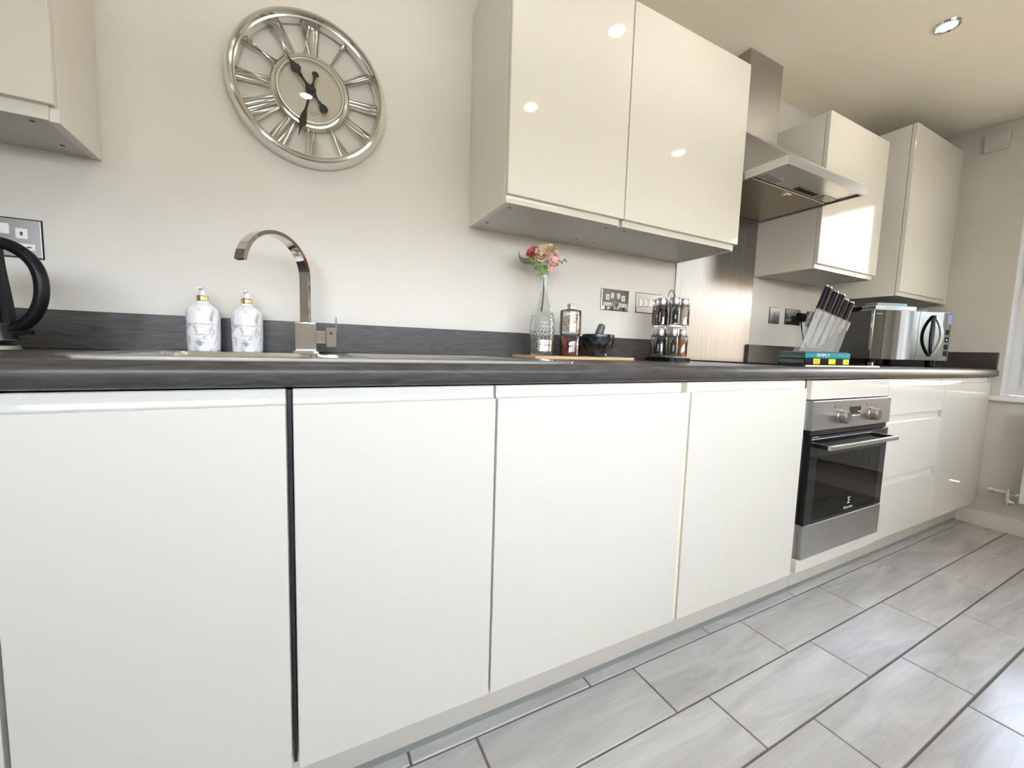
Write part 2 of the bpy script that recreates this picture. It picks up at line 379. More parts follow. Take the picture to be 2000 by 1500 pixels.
# ------------------------------------------------------------------ base cabinets
def base_door(t, x0, x1, z0=ZB, zt=ZT, ztt=ZTT, lipcut=0.0, name='door'):
    bm = bmesh.new(); bx(bm, x0, x1, YD, YD+.020, z0, zt, .0016, 2)
    d = obj(name, bm, GLOSS, t, smooth=False)
    bm = bmesh.new()
    prism(bm, [(YD+.006, zt-.0005), (YD+.012, zt+.0015), (YD+.0135, zt+.005), (YD+.0135, ztt-.002), (YD+.015, ztt), (YD+.020, ztt), (YD+.020, zt-.0005)], 'x', x0+.0005, x1-.0005-lipcut)
    obj('finger_pull', bm, GLOSS, d); return d
def carcass(t, x0, x1, y1=-.565, z0=.15, z1=.864, name='body'):
    B(name, CARCS, t, x0, x1, y1, -.012, z0, z1)
def base_cab(x0, x1, label, lipcut=0.0, name='base_cabinet', cat='cabinet', low=False):
    t = thing(name, label, cat, ((x0+x1)/2, 0, 0), 0, 'cream gloss base cabinets'); h = (x1-x0)/2
    if low:
        carcass(t, -h+.001, h-.001, z1=.745); B('front_rail', CARCS, t, -h+.001, h-.001, -.565, -.535, .746, .864)
    else: carcass(t, -h+.001, h-.001)
    base_door(t, -h+.0022, h-.0022, lipcut=lipcut); return t
base_cab(-.965, -.3635, 'cream gloss base cabinet at the left edge, under the kettle')
base_cab(-.3615, -.0035, 'cream gloss base cabinet left of the dark gap, under the sink bowl', low=True)
base_cab(.0035, .397, 'cream gloss base cabinet right of the dark gap, below the tap', low=True)
B('gap_shade_strip', DARK, None, -.0030, .0030, -.575, -.535, .15, .864); g_ = bpy.data.objects['gap_shade_strip']; tag(g_, 'black strip standing for the shade in the gap between two cream base doors', 'filler')  # near-black strip put in for the shade inside the door gap
t = thing('dishwasher', 'wide cream gloss appliance door below the drainer, its finger pull stopping short', 'dishwasher', (.6985, 0, 0))
carcass(t, -.298, .298); base_door(t, -.2985, .2985, lipcut=.022)
B('end_panel', EDGE, None, .9995, 1.0135, -.583, -.012, .145, .866, .001); tag(bpy.data.objects['end_panel'], 'thin cream end panel standing between two base doors', 'panel')
base_cab(1.0145, 1.6145, 'cream gloss base cabinet just left of the oven')
# drawers
x0, x1 = 2.240, 2.8325; h = (x1-x0)/2
t = thing('drawer_cabinet', 'cream gloss cabinet of three drawers right of the oven', 'drawers', ((x0+x1)/2, 0, 0))
carcass(t, -h+.001, h-.001)
for z0, zt, zl in ((.708, ZT, ZTT), (.426, .674, .706), (ZB, .391, .424)): base_door(t, -h+.002, h-.002, z0, zt, zl, name='drawer')
base_cab(2.8345, 3.474, 'cream gloss base cabinet in the corner by the window wall')
B('corner_filler', PLIN, None, 3.476, XR-.001, -.575, -.55, .145, .866); tag(bpy.data.objects['corner_filler'], 'narrow cream filler strip between corner cabinet and window wall', 'filler')
# plinths
for x0, x1, lb in ((-2.0, 1.772, 'long cream plinth board under the left base doors'), (1.774, XR-.019, 'cream plinth board under oven and drawers')):
    t = thing('plinth', lb, 'plinth', ((x0+x1)/2, -.5024, 0), 0, 'plinth boards'); h = (x1-x0)/2
    B('board', PLIN, t, -h, h, 0, .016, .006, .1455, .001)
    bm = bmesh.new(); prism(bm, [(0,.0005),(-.007,.0005),(-.006,.003),(-.001,.010),(0,.010)], 'x', -h, h); obj('floor_seal', bm, mat('clear_plinth_seal', (.25,.27,.25), .10), t)

# ------------------------------------------------------------------ oven
OX0, OX1 = 1.6392, 2.2378; ow = (OX1-OX0)/2
t = thing('oven_housing', 'cream oven housing with panels above and below the oven', 'cabinet', ((OX0+OX1)/2, 0, 0))
bm = bmesh.new()
bx(bm, -ow-.022, -ow+.006, -.565, -.012, .15, .864); bx(bm, ow-.006, ow+.0005, -.565, -.012, .15, .864); bx(bm, -ow, ow, -.565, -.012, .15, .19); bx(bm, -ow, ow, -.03, -.012, .19, .864); bx(bm, -ow, ow, -.565, -.012, .80, .864)
obj('body', bm, CARCS, t)
B('top_panel', GLOSS, t, -ow+.001, ow-.001, YD, YD+.020, .796, .866, .0016)
B('bottom_panel', GLOSS, t, -ow+.001, ow-.001, YD-.004, YD+.020, ZB, .1965, .0016)
ov = thing('oven', 'stainless steel built-in oven with black glass door', 'oven', ((OX0+OX1)/2, 0, .1995)); z_ = -.1995
ow2 = ow-.003
bm = bmesh.new()   # cavity shell
bx(bm, -ow+.008, -ow+.03, -.56, -.04, .22+z_, .79+z_); bx(bm, ow-.03, ow-.008, -.56, -.04, .22+z_, .79+z_); bx(bm, -ow+.008, ow-.008, -.06, -.04, .22+z_, .79+z_); bx(bm, -ow+.008, ow-.008, -.56, -.04, .20+z_, .24+z_); bx(bm, -ow+.008, ow-.008, -.56, -.04, .68+z_, .79+z_)
obj('cavity', bm, ANTH, ov)
for zz in (.42, .53):
    bm = bmesh.new()
    for k in range(13): tube(bm, [(-.24+k*.04, -.52, zz+z_), (-.24+k*.04, -.08, zz+z_)], .0025, 5)
    tube(bm, [(-.26, -.52, zz+z_), (.26, -.52, zz+z_)], .004, 6); obj('rack', bm, CHROME, ov)
cp = B('control_panel', STEELH, ov, -ow2, ow2, -.600, -.565, .684+z_, .792+z_, .002)
B('vent_strip', BLACKM, ov, -ow2+.004, ow2-.004, -.592, -.565, .664+z_, .683+z_)
B('display', BGLASS, cp, -.043, .038, -.6015, -.5995, .735+z_, .764+z_)
B('button_strip', STEEL, cp, -.043, .038, -.6018, -.5995, .716+z_, .729+z_, .001)
KNOB = mat('taupe_knob_metal', (.36,.335,.30), .35, 1.0)
for kx in (-.124, .113):
    bm = bmesh.new(); lathe(bm, [(.0,-.034),(.0205,-.034),(.0225,-.031),(.0235,-.010),(.0255,-.008),(.0255,0),(0,0)], 32, kx, -.600, .730+z_, 'y'); obj('knob', bm, KNOB, cp)
    B('mark', INKD, cp, kx-.034, kx-.026, -.6006, -.5998, .764+z_, .772+z_)
    for q, dx in ((.008, -.008), (.005, .012)):
        B('mark', GREYP, cp, kx+dx-.002, kx+dx+.002, -.6006, -.5998, .764+z_, .764+q+z_)
# door: black glass frame with see-through window, lower steel panel
dz0, dz1 = .3295+z_, .662+z_
bm = bmesh.new()
bx(bm, -ow2, -ow2+.055, -.600, -.570, dz0, dz1, .0015); bx(bm, ow2-.055, ow2, -.600, -.570, dz0, dz1, .0015)
bx(bm, -ow2+.055, ow2-.055, -.600, -.570, dz1-.075, dz1, .0); bx(bm, -ow2+.055, ow2-.055, -.600, -.570, dz0, dz0+.012)
od = obj('door', bm, BGLASS, ov, smooth=False)
B('pane', OVGL, od, -ow2+.055, ow2-.055, -.600, -.594, dz0+.012, dz1-.075)
B('steel_panel', STEELH, od, -ow2, ow2, -.602, -.570, .2+z_, .328+z_, .0016)
bm = bmesh.new(); bx(bm, -.265, .265, -.650, -.638, .620+z_, .637+z_, .002)
hd = obj('handle', bm, STEEL, od, smooth=False)
for s in (-1, 1): B('handle_bracket', BLACK, hd, s*.2565-.0085, s*.2565+.0085, -.640, -.598, .621+z_, .636+z_)
fn = lambda zc, xc, yy: (lambda u, v, d: Vector((xc+u, yy, zc+v)))
text_mesh('Electrolux', .017, INKW, 'maker_name', od, fn(.356+z_, .02, -.6008))
bm = bmesh.new(); 
for k, (a, b) in enumerate(((-.011, .011),)):
    bx(bm, .02-.011, .02+.011, -.6008, -.6003, .372+z_, .3745+z_); bx(bm, .02-.011, .02+.011, -.6008, -.6003, .394+z_, .3965+z_); bx(bm, .0165, .0195, -.6008, -.6003, .3745+z_, .394+z_); bx(bm, .0235, .031, -.6008, -.6003, .382+z_, .3845+z_)
obj('emblem', bm, INKW, od)

# ------------------------------------------------------------------ worktop, upstands, splashback
def wprof():
    p = [(-.002, ZW0), (-.002, ZW), (-.578, ZW)]
    for k in range(1, 9): a = R(90+90*k/8); p.append((-.578+.020*math.cos(a), ZW-.020+.020*math.sin(a)))
    for k in range(0, 7): a = R(180+90*k/6); p.append((-.584+.014*math.cos(a), ZW0+.014+.014*math.sin(a)))
    return p
SX0, SX1, SY0, SY1 = -.315, .640, -.553, -.040          # sink outline
cut = (-.285, .075, -.520, -.135)                      # bowl cut-out in the worktop
wt = thing('worktop', 'dark slate grey laminate worktop with rounded front edge', 'worktop', (0, 0, ZW0))
bm = bmesh.new()
prism(bm, wprof(), 'x', -2.0, cut[0]); prism(bm, wprof(), 'x', cut[1], XR-.001)
fp = [p for p in wprof() if p[0] < -.5]; fp = [(cut[2], ZW0), (cut[2], ZW)] + fp
prism(bm, fp, 'x', cut[0], cut[1]); bx(bm, cut[0], cut[1], cut[3], -.002, ZW0, ZW)
bmesh.ops.translate(bm, verts=bm.verts, vec=(0,0,-ZW0))
obj('top', bm, WT, wt, ang=40)
def upst(name, lb, *a):
    o = B(name, WT, None, *a, .0015); tag(o, lb, 'upstand', 'slate grey upstands'); return o
upst('upstand', 'long dark slate upstand on the wall behind the sink', -2.0, 1.577, -.020, -.001, ZW+.0005, 1.0075)
upst('upstand', 'short dark slate upstand behind the knife block and microwave', 2.143, XR-.021, -.020, -.001, ZW+.0005, 1.0075)
upst('upstand', 'dark slate upstand on the window wall, its front corner rounded', XR-.020, XR-.001, -.590, -.001, ZW+.0005, 1.0075)
o = B('splashback', STEELV, None, 1.578, 2.160, -.006, -.001, ZW+.0005, 1.66); tag(o, 'tall brushed steel splashback panel behind the hob', 'splashback')

# ------------------------------------------------------------------ sink
s = thing('sink', 'stainless steel inset sink with bowl and drainer', 'sink', ((SX0+SX1)/2, (SY0+SY1)/2, ZW)); sx, sy = (SX0+SX1)/2, (SY0+SY1)/2
def loop(bm, pts, z): return [bm.verts.new((x-sx, y-sy, z)) for x, y in pts]
def bridge(bm, A, Bq):
    n = len(A)
    for k in range(n): bm.faces.new((A[k], A[(k+1) % n], Bq[(k+1) % n], Bq[k]))
bm = bmesh.new()
nn = 8
o1 = loop(bm, rrect(SX0, SX1, SY0, SY1, .035, nn), .0006); o2 = loop(bm, rrect(SX0, SX1, SY0, SY1, .035, nn), .0040)
o3 = loop(bm, rrect(SX0+.006, SX1-.006, SY0+.006, SY1-.006, .031, nn), .0060); o4 = loop(bm, rrect(SX0+.016, SX1-.016, SY0+.016, SY1-.016, .025, nn), .0034)
bl = (-.270, .060, -.505, -.150)
i1 = loop(bm, rrect(*bl, .05, nn), .0030)
bridge(bm, o1, o2); bridge(bm, o2, o3); bridge(bm, o3, o4)
# deck between outer ring and bowl opening
bridge(bm, o4, i1)
obj('deck', bm, SINKM, s, ang=50)
bm = bmesh.new()
i1 = loop(bm, rrect(*bl, .05, nn), .0030); i2 = loop(bm, rrect(bl[0]+.006, bl[1]-.006, bl[2]+.006, bl[3]-.006, .045, nn), -.006)
i3 = loop(bm, rrect(bl[0]+.012, bl[1]-.012, bl[2]+.012, bl[3]-.012, .045, nn), -.135); i4 = loop(bm, rrect(bl[0]+.03, bl[1]-.03, bl[2]+.03, bl[3]-.03, .04, nn), -.150)
bridge(bm, i1, i2); bridge(bm, i2, i3); bridge(bm, i3, i4); bm.faces.new(i4)
bw = obj('bowl', bm, SINKM, s, ang=50)
bm = bmesh.new(); lathe(bm, [(0,-.147),(.030,-.147),(.040,-.149)], 28, (bl[0]+bl[1])/2-sx, (bl[2]+bl[3])/2-sy, 0, caps=False); obj('waste', bm, CHROME, bw)
for k in range(7):
    yk = -.48+k*.06
    bm = bmesh.new(); sweep(bm, [(.13-sx, yk-sy, .0030), (.15-sx, yk-sy, .0044), (.55-sx, yk-sy, .0044), (.585-sx, yk-sy, .0030)], circ(.006, 8, .0016), side=(0,1,0)); obj('drainer_ridge', bm, SINKM, s)

# ------------------------------------------------------------------ tap
t = thing('tap', 'tall chrome mixer tap with a flat arched spout behind the sink', 'tap', (.028, -.118, ZW+.0034))
B('base_plate', CHROME, t, -.031, .031, -.031, .031, 0, .006, .001)
B('body', CHROME, t, -.026, .026, -.026, .026, .006, .083, .0015)
d = Vector((-.70, -.714, 0)); sd = Vector((.714, -.70, 0)); pts = []
for k in range(5): pts.append(Vector((0, 0, .083+k*.030)))
Rr = .094; zc_ = .203
for k in range(1, 25):
    a = R(173*k/24); pts.append(d*(Rr-Rr*math.cos(a))+Vector((0,0,zc_+Rr*math.sin(a))))
bm = bmesh.new(); sweep(bm, pts, rect(.0145, .0045), side=sd); bmesh.ops.bevel(bm, geom=[e for e in bm.edges if e.calc_face_angle(0) > 1.2], offset=.001, segments=1, affect='EDGES')
spt = obj('spout', bm, CHROME, t)
bm = bmesh.new(); tp = pts[-1]; bx(bm, -.010, .010, -.002, .002, -.0012, -.0004)
bmesh.ops.transform(bm, matrix=Matrix.Translation(tp) @ Matrix.Rotation(math.atan2(sd.y, sd.x), 4, 'Z'), verts=bm.verts); obj('outlet', bm, BLACK, spt)
B('neck', CHROME, t, .026, .050, -.014, .014, .028, .062, .002)
hb = B('handle_block', CHROME, t, .051, .077, -.016, .016, .020, .072, .001)
B('lever', CHROME, hb, .0745, .079, -.011, .011, .060, .104, .0008)
bm = bmesh.new(); lathe(bm, [(0,0),(.0045,0),(.0045,-.0006),(0,-.0006)], 16, .063, -.016, .057, 'y', caps=False); obj('indicator', bm, INKD, hb)

# ------------------------------------------------------------------ hand wash bottles
def pump_bottle(loc, rz, label):
    t = thing('pump_bottle', label, 'bottle', loc, rz, 'pump bottles by the sink')
    bm = bmesh.new(); prof = [(0,0),(.0335,0),(.0350,.002),(.0362,.04),(.0368,.096),(.0355,.103),(.030,.112),(.020,.120),(.0145,.123),(.0140,.1275),(0,.1275)]
    lathe(bm, prof, 40, caps=False); bd = obj('body', bm, MARB, t)
    bm = bmesh.new(); lathe(bm, [(0,.1255),(.0132,.1255),(.0135,.127),(.0135,.1405),(.0130,.142),(0,.142)], 32, caps=False); obj('collar', bm, GOLD, t)
    bm = bmesh.new(); lathe(bm, [(0,.1415),(.0072,.1415),(.0072,.158),(.0062,.1605),(0,.1605)], 24, caps=False); pp = obj('pump', bm, WHITEP, t)
    bm = bmesh.new(); sweep(bm, [(0,.006,.1600),(0,-.012,.1610),(0,-.022,.1600)], rect(.0045,.0022), side=(1,0,0)); obj('nozzle', bm, WHITEP, pp)
    def wrap(z0, rr):
        def f(u, v, d): a = u/rr - PI/2; return Vector((rr*math.cos(a), rr*math.sin(a), z0+v))
        return f
    text_mesh('BAYLIS & HARDING', .0082, INKG, 'brand_lettering', bd, wrap(.068, .0371))
    text_mesh('ENGLAND', .0042, INKG, 'lettering', bd, wrap(.060, .0370), space=1.4)
    text_mesh('royale', .0085, INKG, 'lettering', bd, wrap(.042, .0368), shear=.3)
    for k, s_ in enumerate(('LUXURY HAND WASH', 'BERGAMOT & FIG', '500 ml e')): text_mesh(s_, .0036, INKG, 'lettering', bd, wrap(.030-k*.007, .0366))
    return t
rzb = R(7)
pump_bottle((-.2085, -.068, ZW+.0036), rzb-R(14), 'white marbled pump bottle with gold collar, further from the tap')
pump_bottle((-.1125, -.068, ZW+.0036), rzb-R(10), 'white marbled pump bottle with gold collar, nearer the tap')

# ------------------------------------------------------------------ kettle
t = thing('kettle', 'glass and steel kettle with black D-shaped handle at the left edge', 'kettle', (-.547, -.25, ZW))
bm = bmesh.new(); lathe(bm, [(0,.0005),(.078,.0005),(.080,.003),(.078,.010),(.070,.0125),(0,.0125)], 40, caps=False); obj('power_base', bm, STEEL, t)
bm = bmesh.new(); lathe(bm, [(0,.0135),(.071,.0135),(.074,.016),(.074,.020),(0,.020)], 40, caps=False); obj('base_ring', bm, BLACK, t)
bm = bmesh.new(); lathe(bm, [(0,.020),(.0735,.020),(.0735,.050),(.072,.053),(0,.053)], 40, caps=False); obj('steel_base', bm, STEEL, t)
bm = bmesh.new(); lathe(bm, [(.0725,.053),(.071,.10),(.066,.15),(.0605,.180),(.0585,.180),(.064,.15),(.069,.10),(.0705,.053)], 48, caps=False); bm.faces.ensure_lookup_table(); obj('glass_body', bm, THIN, t)
bm = bmesh.new(); lathe(bm, [(0,.0535),(.0700,.0535),(.0690,.085),(0,.085)], 40, caps=False); obj('water', bm, WATER, t)
bm = bmesh.new(); lathe(bm, [(.0585,.174),(.0625,.174),(.061,.196),(.056,.203),(0,.206),(0,.200),(.0585,.190)], 40, caps=False); obj('lid', bm, STEEL, t)
bm = bmesh.new(); lathe(bm, [(0,.206),(.012,.206),(.013,.218),(0,.220)], 24, caps=False); obj('lid_knob', bm, BLACK, t)
ha = R(-6); hx = Vector((math.cos(ha), math.sin(ha), 0))
bm = bmesh.new(); P_ = []
for r_k, z_k in ((.058,.200),(.075,.200),(.093,.192),(.110,.176),(.121,.153),(.1245,.125),(.121,.095),(.110,.068),(.094,.050),(.076,.041)): P_.append(hx*r_k+Vector((0,0,z_k)))
def interp(P, n=6):
    out = []
    for i in range(len(P)-1):
        p0, p1, p2, p3 = P[max(i-1,0)], P[i], P[i+1], P[min(i+2, len(P)-1)]
        for k in range(n):
            t_ = k/n; out.append(.5*((2*p1)+(-p0+p2)*t_+(2*p0-5*p1+4*p2-p3)*t_*t_+(-p0+3*p1-3*p2+p3)*t_**3))
    out.append(P[-1]); return out
sweep(bm, interp(P_, 5), circ(.0115, 14, .0108), side=(-hx.y, hx.x, 0)); hk = obj('handle', bm, BLACK, t)
bm = bmesh.new(); sweep(bm, interp([hx*r+Vector((0,0,z)) for r, z in ((.064,.195),(.067,.150),(.0725,.10),(.0765,.045),(.077,.022))], 4), rect(.009, .005), side=(-hx.y, hx.x, 0)); obj('handle_strap', bm, BLACKM, hk)
bm = bmesh.new(); sweep(bm, [hx*.075+Vector((0,0,.034)), hx*.104+Vector((0,0,.036))], rect(.010, .004), side=(-hx.y, hx.x, 0)); obj('switch', bm, BLACK, t)

# ------------------------------------------------------------------ sockets and switches
def plate(t, w_, h_, m):
    B('outline_shade', BLACKM, t, -w_/2-.0018, w_/2+.0018, -.0022, -.0005, -h_/2-.0018, h_/2+.0018)  # oversize black sheet standing for the shadow outline round the plate
    return B('plate', m, t, -w_/2, w_/2, -.0045, -.0005, -h_/2, h_/2, .0012)
def socket(loc, label, m=CHROME, ins=WHITEP):
    t = thing('wall_socket', label, 'socket', loc, 0, 'wall sockets'); p = plate(t, .150, .086, m)
    for s_ in (-1, 1):
        B('rocker_switch', ins, p, s_*.017-.007, s_*.017+.007, -.0072, -.004, .006, .030, .001)
        sq = B('pin_insert', ins, p, s_*.043-.010, s_*.043+.010, -.0058, -.004, -.002, .022, .001)
        B('earth_slot', INKD, sq, s_*.043-.002, s_*.043+.002, -.0062, -.0050, .006, .014)
        q = B('pin_insert', ins, p, s_*.043-.021, s_*.043+.021, -.0058, -.004, -.027, -.012, .001)
        for e_ in (-1, 1): B('pin_slot', INKD, q, s_*.043+e_*.011-.004, s_*.043+e_*.011+.004, -.0062, -.0050, -.0215, -.0185)
    return t
socket((-.597, 0, 1.168), 'double wall socket with white inserts behind the kettle', GREYP)
socket((1.221, 0, 1.1685), 'mirror chrome double wall socket right of the flower vase', CHROME, mat('pale_insert', (.62,.62,.60), .25))
def switchplate(loc, w_, n, label, m):
    t = thing('wall_switch', label, 'switch', loc, 0, 'wall switches'); p = plate(t, w_, .086, m)
    for k in range(n):
        x = (k-(n-1)/2)*.030
        B('rocker_switch', m, p, x-.009, x+.009, -.0085, -.004, -.017, .017, .0015)
    return t
switchplate((1.418, 0, 1.1695), .150, 4, 'brushed steel multi-switch plate half behind the spice rack', STEEL)
switchplate((2.378, 0, 1.1765), .092, 1, 'grey single wall switch right of the steel splashback', GREYP)
socket((2.557, 0, 1.1785), 'grey double wall socket with a black plug in it', GREYP, mat('grey_insert', (.22,.22,.21), .3))
socket((2.776, 0, 1.1765), 'grey double wall socket half hidden by the knife block', GREYP, bpy.data.materials['grey_insert'])
t = thing('power_plug', 'black three-pin plug with cable in the wall socket', 'plug', (2.600, -.0075, 1.1765))
bm = bmesh.new(); bx(bm, -.027, .027, -.034, 0, -.026, .026, .008); bd = obj('body', bm, BLACK, t)
bm = bmesh.new(); tube(bm, interp([Vector(p) for p in ((0,-.02,-.02),(.004,-.022,-.05),(.018,-.03,-.12),(.045,-.05,-.20),(.07,-.08,-.243),(.10,-.10,-.255))], 5), .0038, 8); obj('cable', bm, BLACK, t)

# ------------------------------------------------------------------ wall clock
CX, CZ = .051, 1.660
t = thing('wall_clock', 'large round silver skeleton wall clock with Roman numerals', 'clock', (CX, 0, CZ))
def ring(bm, prof, n=96): lathe(bm, prof+[prof[0]], n, 0, 0, 0, 'y', caps=False)
bm = bmesh.new(); ring(bm, [(.205,-.003),(.2055,-.012),(.203,-.020),(.205,-.026),(.201,-.038),(.196,-.045),(.190,-.047),(.186,-.044),(.184,-.036),(.180,-.034),(.178,-.028),(.178,-.010),(.185,-.004)])
obj('rim', bm, NICKEL, t, ang=30)
bm = bmesh.new(); ring(bm, [(.103,-.010),(.103,-.016),(.098,-.020),(.090,-.021),(.086,-.024),(.083,-.024),(.080,-.018),(.080,-.010)]); obj('inner_ring', bm, NICKEL, t, ang=30)
bm = bmesh.new(); lathe(bm, [(0,-.0135),(.081,-.0135),(.081,-.0105),(0,-.0105)], 64, 0, 0, 0, 'y', caps=False); dial = obj('dial', bm, mat('cream_dial', (.52,.47,.38), .25), t)
NUMER = mat('pewter_numeral', (.86,.85,.80), .16, 1.0)
numer = ['XII','I','II','III','IV','V','VI','VII','VIII','IX','X','XI']
def bar(bm, p, q, w0, w1, y0=-.016):
    p, q = Vector(p), Vector(q); d = (q-p).normalized(); n_ = Vector((-d.y, d.x))
    A = [(p+n_*w0), (p), (p-n_*w0)]; E_ = [(q+n_*w1), (q), (q-n_*w1)]
    hs = (0, -.004, 0)
    a = [bm.verts.new((v.x, y0+h, v.y)) for v, h in zip(A, hs)]; b = [bm.verts.new((v.x, y0+h, v.y)) for v, h in zip(E_, hs)]
    c = [bm.verts.new((v.x, y0+.003, v.y)) for v in (A[0], A[2])]; e = [bm.verts.new((v.x, y0+.003, v.y)) for v in (E_[0], E_[2])]
    for q_ in ((a[0],a[1],b[1],b[0]),(a[1],a[2],b[2],b[1]),(a[0],b[0],e[0],c[0]),(a[2],c[1],e[1],b[2]),(c[0],e[0],e[1],c[1]),(a[0],c[0],c[1],a[2],a[1]),(b[0],b[1],b[2],e[1],e[0])): bm.faces.new(q_)
for k, s_ in enumerate(numer):
    a = -k*PI/6; er = Vector((-math.sin(a), math.cos(a))); et = Vector((math.cos(a), math.sin(a)))
    wd = {'I': .012, 'V': .024, 'X': .026}; tot = sum(wd[c] for c in s_); x = -tot/2; bm = bmesh.new()
    ri, ro = .101, .180
    for c in s_:
        m_ = x+wd[c]/2
        if c == 'I': bar(bm, er*ri+et*m_*.75, er*ro+et*m_, .0034, .0046)
        elif c == 'V':
            bar(bm, er*ri+et*m_*.75, er*ro+et*(m_-.009), .0030, .0050); bar(bm, er*ri+et*m_*.75, er*ro+et*(m_+.009), .0022, .0030)
        else:
            bar(bm, er*ri+et*(m_*.75+.008), er*ro+et*(m_-.009), .0036, .0050); bar(bm, er*ri+et*(m_*.75-.008), er*ro+et*(m_+.009), .0022, .0030)
        x += wd[c]
    obj('numeral', bm, NUMER, t, smooth=False)
def hand(name, ang, y, segs, tail):
    er = Vector((math.sin(ang), math.cos(ang))); et = Vector((math.cos(ang), -math.sin(ang)))
    L_s = [er*r+et*w*1.35 for r, w in segs] + [er*r-et*w*1.35 for r, w in reversed(segs)]
    bm = bmesh.new(); prism(bm, [(p.x, p.y) for p in L_s], 'y', y-.0012, y)
    return obj(name, bm, BLACKM, t, smooth=False)
hour = [(.108,.0003),(.085,.0016),(.072,.0055),(.066,.0095),(.058,.0100),(.051,.006),(.049,.003),(.045,.0042),(.041,.0025),(.022,.0026),(.012,.006),(.004,.0105),(-.004,.0100),(-.012,.005),(-.022,.0022),(-.032,.002),(-.034,.0045),(-.038,.0025),(-.043,.006),(-.052,.0082),(-.060,.0065),(-.064,.0003)]
mint = [(.137,.0003),(.110,.0022),(.096,.0065),(.090,.0082),(.086,.005),(.084,.0065),(.074,.0055),(.060,.0026),(.030,.0018),(.010,.004),(-.010,.004),(-.020,.0016),(-.030,.0016),(-.032,.0032),(-.036,.0016),(-.039,.0045),(-.045,.0072),(-.051,.0045),(-.053,.0003)]
hand('hour_hand', R(322), -.027, hour, None); hand('minute_hand', R(194.4), -.031, mint, None)
bm = bmesh.new(); lathe(bm, [(0,-.0345),(.006,-.034),(.008,-.031),(.008,-.0135),(0,-.0135)], 24, 0, 0, 0, 'y', caps=False); obj('hub', bm, BLACK, t)
text_mesh('Hartman', .0078, INKD, 'lettering', dial, lambda u, v, d: Vector((u+.006, -.0139, v-.052)))
text_mesh('LONDON', .0042, INKD, 'lettering', dial, lambda u, v, d: Vector((u+.004, -.0139, v-.059)))
bm = bmesh.new(); lathe(bm, [(0,-.0400),(.180,-.0400),(.180,-.0410),(0,-.0410)], 64, 0, 0, 0, 'y', caps=False); obj('front_glass', bm, thin_glass('clock_front_glass', (.985,.99,.985), .015, mx_=.35), t)

# ------------------------------------------------------------------ wall cabinets
def wall_cab(x0, x1, yc, yd, zc0, zd, z1, label, panel=None, zt=None, lip=True):
    t = thing('wall_cabinet', label, 'cabinet', ((x0+x1)/2, 0, zc0), 0, 'cream gloss wall cabinets'); h = (x1-x0)/2; zt = zt or z1
    a = -h+(.018 if panel in ('l', 'lr') else 0); b = h-(.018 if panel in ('r', 'lr') else 0)
    B('body', CARC, t, a, b, yc, -.001, .0015, z1-zc0-.002)
    if panel in ('l', 'lr'): B('end_panel', CARCS, t, -h, -h+.0175, yc-.001, -.001, 0, z1-zc0-.002, .0008)
    if panel in ('r', 'lr'): B('end_panel', CARCS, t, h-.0175, h, yc-.001, -.001, 0, z1-zc0-.002, .0008)
    d = B('door', GLOSS, t, -h+.0015, h-.0015, yd, yc-.003, zd-zc0, zt-zc0, .0016)
    bm = bmesh.new(); prism(bm, [(yd+.005, zd-zc0+.0005), (yd+.0115, zd-zc0-.002), (yd+.0125, zd-zc0-.006), (yd+.0125, .001), (yc-.003, .001), (yc-.003, zd-zc0+.0005)], 'x', -h+.002, h-.002-(.012 if lip else 0)); obj('finger_pull', bm, GLOSS, d)
    for fx, fy in ((-.86,.90),(.86,.90),(-.86,.30),(.86,.30)):
        bm = bmesh.new(); lathe(bm, [(0,0),(.0045,0),(.0045,-.0006),(0,-.0006)], 14, fx*h*.98, yc*fy, .0014, caps=False); obj('screw_cap', bm, HOLE, t)
    return t
wall_cab(.544, .9795, -.283, -.3045, 1.3665, 1.3887, 2.0669, 'cream gloss wall cabinet above the flower vase', 'l')
wall_cab(.9805, 1.5765, -.283, -.3045, 1.3665, 1.3887, 2.0669, 'cream gloss wall cabinet left of the extractor hood', 'r')
wall_cab(2.160, 2.7285, -.283, -.3045, 1.3665, 1.3887, 2.0669, 'cream gloss wall cabinet right of the extractor hood', 'l')
wall_cab(2.862, 3.490, -.338, -.360, 1.2945, 1.3167, 2.1775, 'tall cream gloss wall cabinet in the corner above the microwave', 'l')
B('wall_filler', CARCS, None, 3.492, XR-.001, -.345, -.325, 1.2945, 2.176); tag(bpy.data.objects['wall_filler'], 'narrow cream filler between tall wall cabinet and window wall', 'filler')
wall_cab(-1.01, -.410, -.190, -.207, 1.3735, 1.402, 2.0669, 'cream gloss wall cabinet at the top left corner', 'r')

# ------------------------------------------------------------------ extractor hood
HX0, HX1, HY, HZ0, HZ1 = 1.5805, 2.1575, -.4712, 1.6397, 1.6716; hc = (HX0+HX1)/2
t = thing('extractor_hood', 'stainless steel chimney extractor hood above the hob', 'hood', (hc, 0, HZ0))
hw_ = (HX1-HX0)/2; ca, cb, cyy, cz1 = 1.7835-hc, 2.0244-hc, -.153, 1.942-HZ0
bm = bmesh.new()
q = [(-hw_, HY), (hw_, HY), (hw_, -.002), (-hw_, -.002)]; qt = [(ca, cyy), (cb, cyy), (cb, -.002), (ca, -.002)]
A = [bm.verts.new((x, y, 0)) for x, y in q]; B1 = [bm.verts.new((x, y, HZ1-HZ0)) for x, y in q]; T = [bm.verts.new((x, y, cz1)) for x, y in qt]
for k in range(4):
    k2 = (k+1) % 4; bm.faces.new((A[k], A[k2], B1[k2], B1[k])); bm.faces.new((B1[k], B1[k2], T[k2], T[k]))
bm.faces.new(T)
